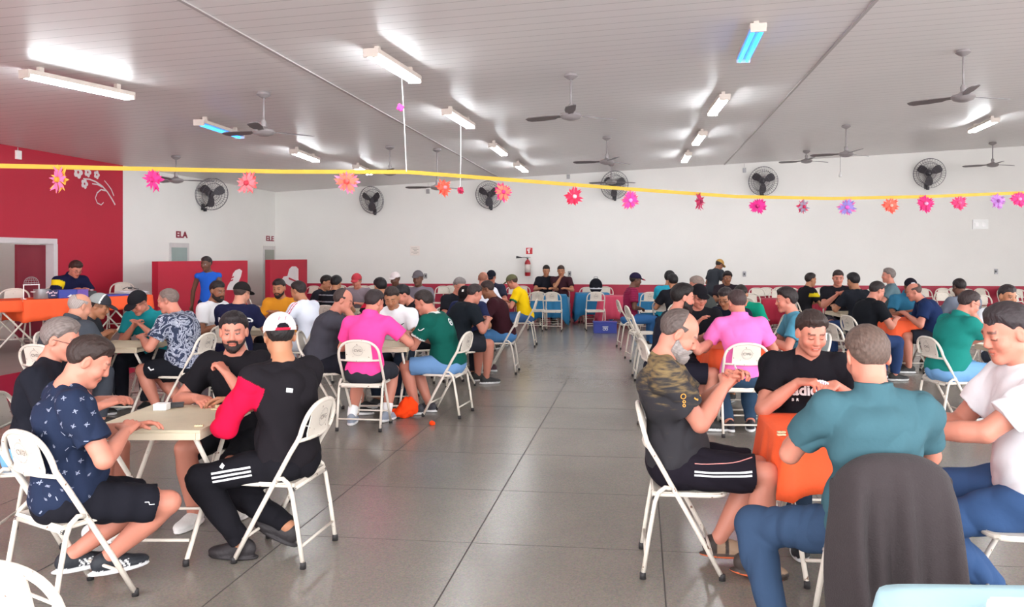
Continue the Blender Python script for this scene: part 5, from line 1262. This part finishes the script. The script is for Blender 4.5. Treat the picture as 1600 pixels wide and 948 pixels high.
def mark(c, which, pts, wd, org, ex, ey, m, nm): decal(c, c[which], strip2d(pts, wd), org, ex, ey, m, nm, .003, .8)
mark(c1, 'pants', [(-.022,.008),(-.004,.006),(-.002,-.006),(.020,-.008)], .004, c1['hipR']*.25+c1['kR']*.75+A3((0,0,.02)), (0,1,0), (0,0,1), M_PRINTW, 'shorts_mark')
sw = [(-.028,.010),(-.014,-.004),(.004,-.002),(.036,.018)]

ringp = [(.030*math.cos(t), .034*math.sin(t)) for t in np.linspace(0, 2*math.pi, 17)]
mark(cg, 'shirt', ringp, .012, cg['p2']+A3((-.02,-.1,.09)), (1,0,0), (0,.3,1), M_PRINTW, 'back_emblem'); mark(cg, 'shirt', [(-.016,-.014),(.0,.01),(.016,-.012)], .012, cg['p2']+A3((-.02,-.1,.09)), (1,0,0), (0,.3,1), M_PRINTW, 'back_emblem')
mark(cg, 'shirt', sw, .008, cg['sL']*.7+cg['eL']*.3, (0,-1,0), (0,0,1), M_PRINTW, 'sleeve_mark')
mark(chd, 'shirt', sw, .010, chd['p2']+A3((-.09,.1,0)), (-1,0,0), (0,0,1), mat('dark_print', '#3a3a40', .7), 'chest_mark')
mark(cfl, 'pants', [(-.03,.03),(0,0),(.035,.012)], .014, cfl['hipL']*.35+cfl['kL']*.65, (0,-1,0), (0,0,1), M_PRINTW, 'shorts_mark')
cap4 = [o for o in c4['root'].children if o.name.startswith('cap')][0]
R4 = c4['Rh']
for pts_ in ([(-.022,-.012),(-.016,.014),(-.002,.015)], [(-.019,.002),(-.006,.003)], [(.004,.014),(.022,.015),(.012,-.014)]):
    decal(c4, cap4, strip2d(pts_, .005), c4['H']((0,-.1,.090)), R4 @ A3((1,0,0)), R4 @ A3((0,.35,1)), mat('rose_print_%d' % len(pts_), '#c06a7c', .7), 'cap_emblem', .002, .5)
# ------------------------------------------------------------------ empty chairs
def ec(u, d, phi, label, group=None, z=0): return chair_at(P(u, d, z), PSI+math.radians(phi), label, group)
ec(80, 2.25, -6, 'empty white folding chair at the bottom left corner, closest to the camera')
ec(839, 17.4, 3, 'left of two empty chairs before the blue cloth at the aisle end')
ec(864, 17.2, -6, 'right of two empty chairs before the blue cloth at the aisle end')
ec(929, 17.3, 4, 'empty chair behind the blue crate')
ec(1003, 12.3, -84, 'empty chair side-on at the right of the aisle, before the bearded man')
ec(1017, 10.4, -92, 'empty folding chair just behind the black bearded man')
ec(1012, 17.2, 4, 'empty chair before the blue cloth right of the maroon cap')
ec(1197, 10.4, 84, 'empty chair back right of the light pink polo')
ec(1116, 6.9+2.2, -8, 'empty chair between the necklace man and the middle orange cloth')
ec(1322, 9.2, -70, 'empty chair side-on behind the smiling man in black')
ec(410, 14.6, -60, 'empty chair by the grey gap between the two red screens')
ec(1182, 14.8, -60, 'empty chair seen side-on left of the dark red cloth')
G = 'empty chairs along the far wall'
k = 0
for u in (484,505,527,549,566,583,636,689,703,724,803,818,917,946,1120,1187,1203,1222,1240,1287,1330,1372,1392,1432,1449,1481,1500,1520,1543,1578,1598):
    ec(u, (19.75+.3*((k*7) % 3-1))/(CP+(u-PU)/FPX*SP), 180+((k*37) % 17-8), 'empty white folding chair in the long row against the red dado of the far wall', G); k += 1
for u, d, ph, lb in ((1176,16.2,175,'empty chair before the left end of the dark red cloth'),(1218,17.9,175,'empty chair behind the dark red cloth right of the pink polo'),(1300,17.3,170,'empty chair behind the red cloth by the tall card player'),
    (1590,16.6,175,'empty chair behind the red cloth at the right edge'),(1532,15.6,150,'empty chair behind the grey t-shirt man, turned sideways'),(1482,17.0,185,'empty chair right of the man leaning in navy polo')):
    ec(u, d, ph, lb)
# ------------------------------------------------------------------ stage tables: a row under orange cloths
a = on_z(0, 471, ZS+.72); b_ = on_z(238, 461, ZS+.72); dirv = (b_-a); dirv.z = 0; Lr = dirv.length; dirn = dirv.normalized(); rz_ = math.atan2(dirn.y, dirn.x); nrmv = Vector((-dirn.y, dirn.x, 0))
if nrmv.y < 0: nrmv = -nrmv

def s_of(u, off=0):
    r = ray(u, 466); o = a+nrmv*off; M = Matrix(((r.x, -dirn.x), (r.y, -dirn.y))); return (M.inverted() @ Vector((o.x, o.y)))[1]
seg_ = .72; nT = int(math.ceil((Lr+.9)/seg_)); LBT = ['right end','second from the right end','third from the right end','fourth from the right end','fifth from the right end','sixth from the right end','seventh from the right end']
for i in range(nT):
    c_ = a+dirn*(Lr-seg_*(i+.5))+nrmv*.33; c_.z = ZS
    table_at(c_, rz_+math.pi/2, 'folding table of the orange stage row, '+LBT[i])
for s0, s1_, dr_, lb in ((s_of(143), Lr+.02, .20, 'orange cloth on the right part of the stage tables, under papers'), (s_of(38), s_of(143)-.004, .29, 'orange cloth hanging lowest on the stage row, under the blue box'), (Lr-seg_*nT, s_of(38)-.004, .15, 'orange cloth at the left end of the stage tables')):
    cc = a+dirn*((s0+s1_)/2)+nrmv*.33; cc.z = ZS
    cloth_obj(cc, rz_, s1_-s0, .66, .724, dr_, M_ORANGE, lb, 40, .015, .005, .1, n=240)
def on_stage(u, off=.3):
    r = ray(u, 466); # intersect with line a+dirn*s+nrmv*off in plan
    import mathutils
    o = a+nrmv*off; M = Matrix(((r.x, -dirn.x), (r.y, -dirn.y))); s = M.inverted() @ Vector((o.x, o.y)); p = Vector((r.x*s[0], r.y*s[0], ZS+.727)); return p
p = on_stage(49, .2); e = empty('wire_ball_cage', p, rz_); e.scale = (.62,.62,.72); tag(e, 'white wire raffle cage with arched top on the stage table', 'raffle cage')
w = MB(); 
for s in (-1,1): w.tube([(s*.155,0,.008),(s*.155,0,.27)], .011, 8); w.box((s*.155,0,.008), (.05,.16,.014), bev=.003)
w.box((0,0,.275), (.33,.03,.014)); w.build('stand', M_WHITE, e)
w = MB()
for k in range(8): R = Matrix.Rotation(k*math.pi/8, 3, 'Z'); w.tube([R @ Vector((.145*math.cos(t), 0, .29+.14*math.sin(t))) for t in np.linspace(0, math.pi, 13)], .003, 5)
for z_ in (.02,.07,.11): rr = math.sqrt(.145**2-z_**2); w.tube([(rr*math.cos(t), rr*math.sin(t), .29+z_) for t in np.linspace(0, 2*math.pi, 25)[:-1]], .003, 5, closed=True)
w.build('cage', M_GREYM, e)
p = on_stage(66, .16); e = empty('cooking_pot', p, rz_); tag(e, 'grey metal pot between the raffle cage and the patterned bag', 'pot')
w = MB(); w.lathe([(.0,0),(.10,0),(.105,.01),(.105,.13),(.11,.135),(.098,.135),(.095,.02),(0,.018)], n=24); auto(w.build('pot_body', M_GREYM, e)); w = MB()
for s in (-1,1): w.tube([(s*.10,-.03,.10),(s*.135,-.02,.10),(s*.135,.02,.10),(s*.10,.03,.10)], .006, 6)
w.build('handle', M_WHITE, e)
M_NAVY = mat('navy_plastic', '#23264f', .5); M_BLUEB = mat('royal_blue_plastic', '#2c3c96', .45); M_PURP = mat('violet_plastic', '#6a4aa0', .5)
p = on_stage(80, .12); o = box_thing('patterned_bag', p, (.22,.12,.12), rz_, M_NAVY, 'small navy bag with pink and white pattern on the stage table', 'bag', .02)
w = MB()
for k in range(9): w.box((-.09+.022*k, -.062, .085+.012*math.sin(k*2)), (.018,.004,.022), bev=.001)
w.box((0,-.062,.045), (.05,.004,.012)); w.build('bag_print', mat('pink_print','#d8b8c4',.6), o)
p = on_stage(103, .12); o = box_thing('blue_crate', p, (.27,.20,.12), rz_, M_BLUEB, 'royal blue box with small white mark on the stage table', 'box', .01)
w = MB(); w.add([(-.03,-.103,.02),(.05,-.103,.02),(.02,-.103,.055)], [(0,1,2)]); w.build('box_mark', M_PRINTW, o)
p = on_stage(125, .1); o = box_thing('violet_box', p, (.15,.18,.11), rz_, M_PURP, 'violet box right of the royal blue box on the stage table', 'box', .006)
w = MB(); w.box((0,0,.112), (.155,.185,.012), bev=.003); w.build('lid', M_PURP, o)
p = on_stage(139, .1); o = box_thing('dark_basket', p, (.15,.15,.09), rz_, M_BLACKP, 'small dark basket of odds and ends beside the violet box', 'basket', .01)
w = MB()
for k in range(6): w.box((-.05+.022*k, -.03+.03*(k % 3), .10), (.03,.02,.03), Matrix.Rotation(k, 3, 'Z'), bev=.004)
w.build('basket_contents', mat('pinkish_odds','#a07f86',.6), o)
p = on_stage(170, .2); o = box_thing('blue_folder', p, (.55,.34,.025), rz_, M_BLUEB, 'flat dark blue folder lying on the orange stage cloth', 'folder', .004)
w = MB(); w.box((-.27,0,.0125), (.016,.34,.03), bev=.004); w.build('folder_spine', M_NAVY, o)
p = on_stage(206, .2); 
w = MB()
for k in range(7): w.box((.03*math.sin(k*2),.02*math.cos(k*3),.006+.009*k), (.36,.28,.006), Matrix.Rotation(.18*math.sin(k*5), 3, 'Z'))
o = w.build('paper_pile', mat('white_paper','#e4dfe0',.8)); o.location = p; o.rotation_euler = (0,0,rz_); tag(o, 'loose pile of white papers at the right end of the stage tables', 'papers')
p = on_stage(204, .26); w = MB(); w.tube([(-.12,0,.09),(-.04,.02,.12),(.03,.02,.11),(.08,.0,.09),(.12,-.02,.085)], .006, 6); w.box((.0,.02,.10), (.05,.03,.02), bev=.004); o = w.build('cable', M_BLACKP); o.location = p; o.rotation_euler = (0,0,rz_); tag(o, 'black cable lying over the white papers on the stage', 'cable')
for u, d, lb, ph in ((15,11.3,'white chair back behind the left end of the stage tables',200),(188,14.0,'white chair back behind the papers on the stage',200),(247,14.2,'white chair back beyond the right end of the stage tables',205),(100,12.15,'folding chair of the man in navy polo on the stage',-120)):
    chair_at(P(u, d, ZS if u < 200 else 0), PSI+math.radians(ph), lb)
# ------------------------------------------------------------------ cardboard boxes by the screens
p = P(392, 13.2); M_CARD = mat('cardboard', '#a88a70', .85, var=.08)
for i, (dx, dz, sx, sz) in enumerate(((0,0,.55,.42),(.02,.42,.45,.36))):
    o = box_thing('cardboard_box', (p.x+dx, p.y, dz), (sx,.4,sz), .1+.2*i, M_CARD, ['lower brown cardboard box beside the long red screen','upper brown cardboard box stacked beside the long red screen'][i], 'box')
    w = MB(); w.box((0,0,sz+.001), (sx*.98,.05,.002)); w.build('packing_tape', mat('packing_tape_%d' % i,'#8f7358',.4), o)
# ------------------------------------------------------------------ blue crate with emblem on the floor
p = P(945, 16.7); e = empty('blue_crate', p, PSI); tag(e, 'royal blue plastic crate with white emblem standing in the aisle', 'crate')
w = MB(); X_, Y_, Z_ = .235,.16,.235
w.box((0,0,.008), (2*X_,2*Y_,.016))
for s in (-1,1): w.box((0,s*Y_,Z_/2), (2*X_,.012,Z_), bev=.003); w.box((s*X_,0,Z_/2), (.012,2*Y_,Z_), bev=.003)
w.build('crate_shell', M_BLUEB, e)
w = MB(); w.box((0,0,Z_-.01), (2*X_+.03,2*Y_+.03,.022), bev=.005); w.build('rim', M_BLUEB, e)
w = MB(); 
for s in (-1,1): w.tube([(s*.028+.022*math.cos(t), -Y_-.008, .085+.024*math.sin(t)) for t in np.linspace(0,2*math.pi,17)[:-1]], .005, 5, closed=True)
w.box((0,-Y_-.008,.135), (.12,.004,.016)); w.box((0,-Y_-.008,.112), (.09,.004,.008)); w.build('emblem', M_PRINTW, e)
# backpack on the blue cloth
p = P(931, 19.15); p.z = .724; e = empty('backpack', p, PSI); tag(e, 'black backpack with grey top standing on the blue cloth', 'backpack')
Fb = Field(.012); Fb.ell((0,0,.17), (.16,.10,.19), k=.02); Fb.ell((0,-.05,.10), (.13,.09,.10), k=.03); Fb.cutfn(lambda X,Y,Z: -Z+0*X); field_obj(Fb, 'bag_body', CLOTH, e, lambda V: np.where((V[:,2:3] > .10) & (V[:,2:3] < .13), lin('#c8c8cc'), lin('#1a1a20')))
w = MB(); w.tube([(-.05,0,.34),(-.04,0,.39),(.04,0,.39),(.05,0,.34)], .010, 6); w.build('handle_loop', M_GREYM, e, True)
# ------------------------------------------------------------------ orange bag on the floor near the green jersey
p = P(634, 7.9); Fb = Field(.009)
Fb.ell((.02,0,.10), (.10,.08,.10), k=.03); Fb.ell((-.07,-.03,.05), (.08,.06,.05), k=.04); Fb.ell((.05,-.02,.17), (.05,.045,.05), k=.03); Fb.ell((-.13,-.02,.025), (.06,.05,.028), k=.03)
Fb.noise(.014, 40, 4); Fb.cutfn(lambda X,Y,Z: -Z+0*X)
o = field_obj(Fb, 'crumpled_cloth', CLOTH, None, lin('#f04416')); o.location = p; tag(o, 'crumpled bright orange cloth on the floor by the table leg', 'cloth')
p = P(675, 7.55); Fb = Field(.008); Fb.ell((0,0,.02),(.03,.03,.025),k=.01); Fb.noise(.006,60,2); Fb.cutfn(lambda X,Y,Z:-Z+0*X)
o = field_obj(Fb, 'crumpled_cloth', CLOTH, None, lin('#f04416')); o.location = p; tag(o, 'small orange cloth scrap by the green jersey man\'s shoe', 'cloth')
# ------------------------------------------------------------------ things on the tables
def at_t(u, v, zt=.722): return on_z(u, v, zt)
p = at_t(253, 640); o = box_thing('domino_box', p, (.075,.06,.035), PSI, M_WHITE, 'small white domino box on the left table', 'box', .003)
w = MB(); w.box((0,0,.0355), (.077,.062,.006), bev=.001); w.build('lid', M_WHITE, o)
p = at_t(268, 637); w = MB(); w.box((0,0,.012), (.13,.022,.02), Matrix.Rotation(.5,3,'Z'), bev=.002); w.box((.01,.01,.026), (.11,.012,.010), Matrix.Rotation(.5,3,'Z'), bev=.001); o = w.build('phone', M_BLACKP); o.location = p; tag(o, 'black phone lying behind the white domino box', 'phone')
M_DOM = mat('domino_cream', '#d9c49c', .5); M_DOMD = mat('domino_pips', '#6b4a38', .5)
for i, (u, v, r_) in enumerate(((336,640,.2),(343,638,.9),(350,641,.1),(356,638,1.4),(311,666,.3))):
    p = at_t(u, v); o = box_thing('domino', p, (.044,.022,.009 if i != 1 else .022), r_, M_DOM, 'cream domino piece lying on the worn wooden table', 'domino', .002, 'domino pieces on the left table')
    w = MB(); zt_ = (.009 if i != 1 else .022)+.0003; w.box((0,0,zt_), (.002,.02,.0006))
    for q in ((-.012,.004),(-.012,-.004),(.012,0)): w.box((q[0],q[1],zt_), (.004,.004,.0006))
    w.build('pips', M_DOMD, o)
for i, (u, v) in enumerate(((1221,676),(1221,680))):
    p = at_t(u, v, .7265); o = box_thing('domino', p, (.042,.018,.008), PSI+.05, M_DOM, 'cream domino piece on the orange cloth', 'domino', .002, 'domino pieces on the orange cloth')
    w = MB(); w.box((0,0,.0083), (.002,.016,.0006)); w.build('pips', M_DOMD, o)
# cards in hands
M_CARDP = mat('card_paper', '#f1eeee', .5); M_CARDI = mat('card_ink', '#7a4a6a', .6)
def cards(ctx, which, n, label, off=(0,.03,.0), ey=(0,.2,1), flip=1):
    r = ctx['root']; loc = ctx[which]+A3(off); Mx = Matrix.LocRotScale(r.location, r.rotation_euler, r.scale)
    for k in range(n):
        a_ = math.radians((k-(n-1)/2)*13); w = MB(); R = Matrix.Rotation(a_, 3, 'Y'); cpt = R @ Vector((0,0,.035)); w.box(cpt+Vector((0,.0012*k,0)), (.05,.0008,.075), R, bev=.0002); 
        o = w.build('playing_card', M_CARDP); o.location = Mx @ Vector(loc); o.rotation_euler = (.35, 0, r.rotation_euler.z+math.pi*0)
        w = MB(); w.box(cpt+Vector((0,.0012*k+(.0007 if flip > 0 else -.0007),0)), (.036,.0003,.058), R); w.build('card_back', M_CARDI, o)
        tag(o, label, 'playing card', 'cards: '+label)
cards(c6, 'hL', 4, 'playing card fanned in the hand of the smiling man in black', (.02,.0,.0))
cards(c5, 'hR', 3, 'playing card held by the grey bearded man in the gold-black jersey', (.0,.02,-.01))
# wooden domino rack leaning at the front edge of the near orange table
# (the table's own leg frame shows under the cloth there)
# light blue table at the bottom right corner, white carton on it
t = table_at(P(1775, 1.72), PSI-.03, 'folding table under the light blue cloth, bottom right')
cloth_obj(P(1775, 1.72), PSI-.03, .86, .72, .745, .3, M_SKYC, 'light blue cloth on the table at the bottom right corner', 77, .05, .02, .5)
o = box_thing('paper_carton', P(1640, 1.82, .750), (.22,.16,.05), PSI-.05, M_WHITE, 'white flat carton on the light blue cloth, bottom right', 'carton', .02)
w = MB(); w.box((0,0,.048), (.20,.14,.006), bev=.002); w.build('lid', M_WHITE, o)
# earpod worn by the smiling man
w = MB(); c = c6; q = c['H']((-.085,.0,-.012)); w.tube([Vector(q)+Vector((0,.0,.008)), Vector(q)+Vector((0,.004,-.03))], .0045, 8); w.lathe([(.001,-.006),(.008,-.004),(.008,.004),(.001,.006)], c=Vector(q)+Vector((0,0,.008)), n=10)
w.build('earphone', M_WHITE, c['root'], True)
# grey fleece jacket hung over the teal polo man's chair
ch = None
ps = PSI+math.radians(-3); f = Vector((-math.sin(ps), math.cos(ps), 0)); base = P(1366, 3.15)+f*.05
V = []; Q = []; NX, NS = 56, 46
for j in range(NS+1):
    s = j/NS
    for i in range(NX+1):
        x = i/NX*2-1; ax_ = abs(x)
        top = .868-.10*ax_**3.0
        if s < .22:      # inside fall, over the top of the chair back
            q = s/.22; y = -.222+.01*q; z = top-.16*(1-q)
        else:
            q = (s-.22)/.78; z = top-(.72+.05*math.sin(x*3+1))*q
            y = -.262-.045*math.sin(min(1, q*6)*math.pi/2)-.13*q*(1-ax_**4*.5)
        if s < .22: q2 = 0
        else: q2 = q
        if .17 < s < .27: z += .012*math.cos((s-.22)/.05*math.pi/2)
        fold = math.sin(x*8+1.3+1.6*q2*x)*.55+math.sin(x*17.5+.4+1.1*q2)*.30+math.sin(x*4.2-1)*.45+.35*abs(math.sin(x*6.3+.5))
        fold += .5*(abs(math.sin(x*5.1+2.2+.9*q2))**.5-.6); y -= fold*.075*min(1, q2*1.6)
        hw = .222+.030*min(1, q2*1.5)+.018*math.sin(q2*5+.6*x)
        X = x*hw
        y += (.10*ax_**6)*(1 if q2 > 0 else 0)
        V.append((X, y, z))
for j in range(NS):
    for i in range(NX): a_ = j*(NX+1)+i; Q.append((a_, a_+1, a_+NX+2, a_+NX+1))
M_FLEECE = mat('grey_fleece', '#393334', .95, var=.08, scale=30, bump=.4, bscale=160, sheen=.05, spec=.15)
o = pyobj('fleece_jacket', V, Q, M_FLEECE, None, True); sm = o.modifiers.new('thick','SOLIDIFY'); sm.thickness = .012; sm.offset = 0
sb = o.modifiers.new('smooth','SUBSURF'); sb.levels = sb.render_levels = 1
o.location = base; o.rotation_euler = (0,0,ps); tag(o, 'dark grey fleece jacket hung over the chair of the teal polo man', 'jacket')
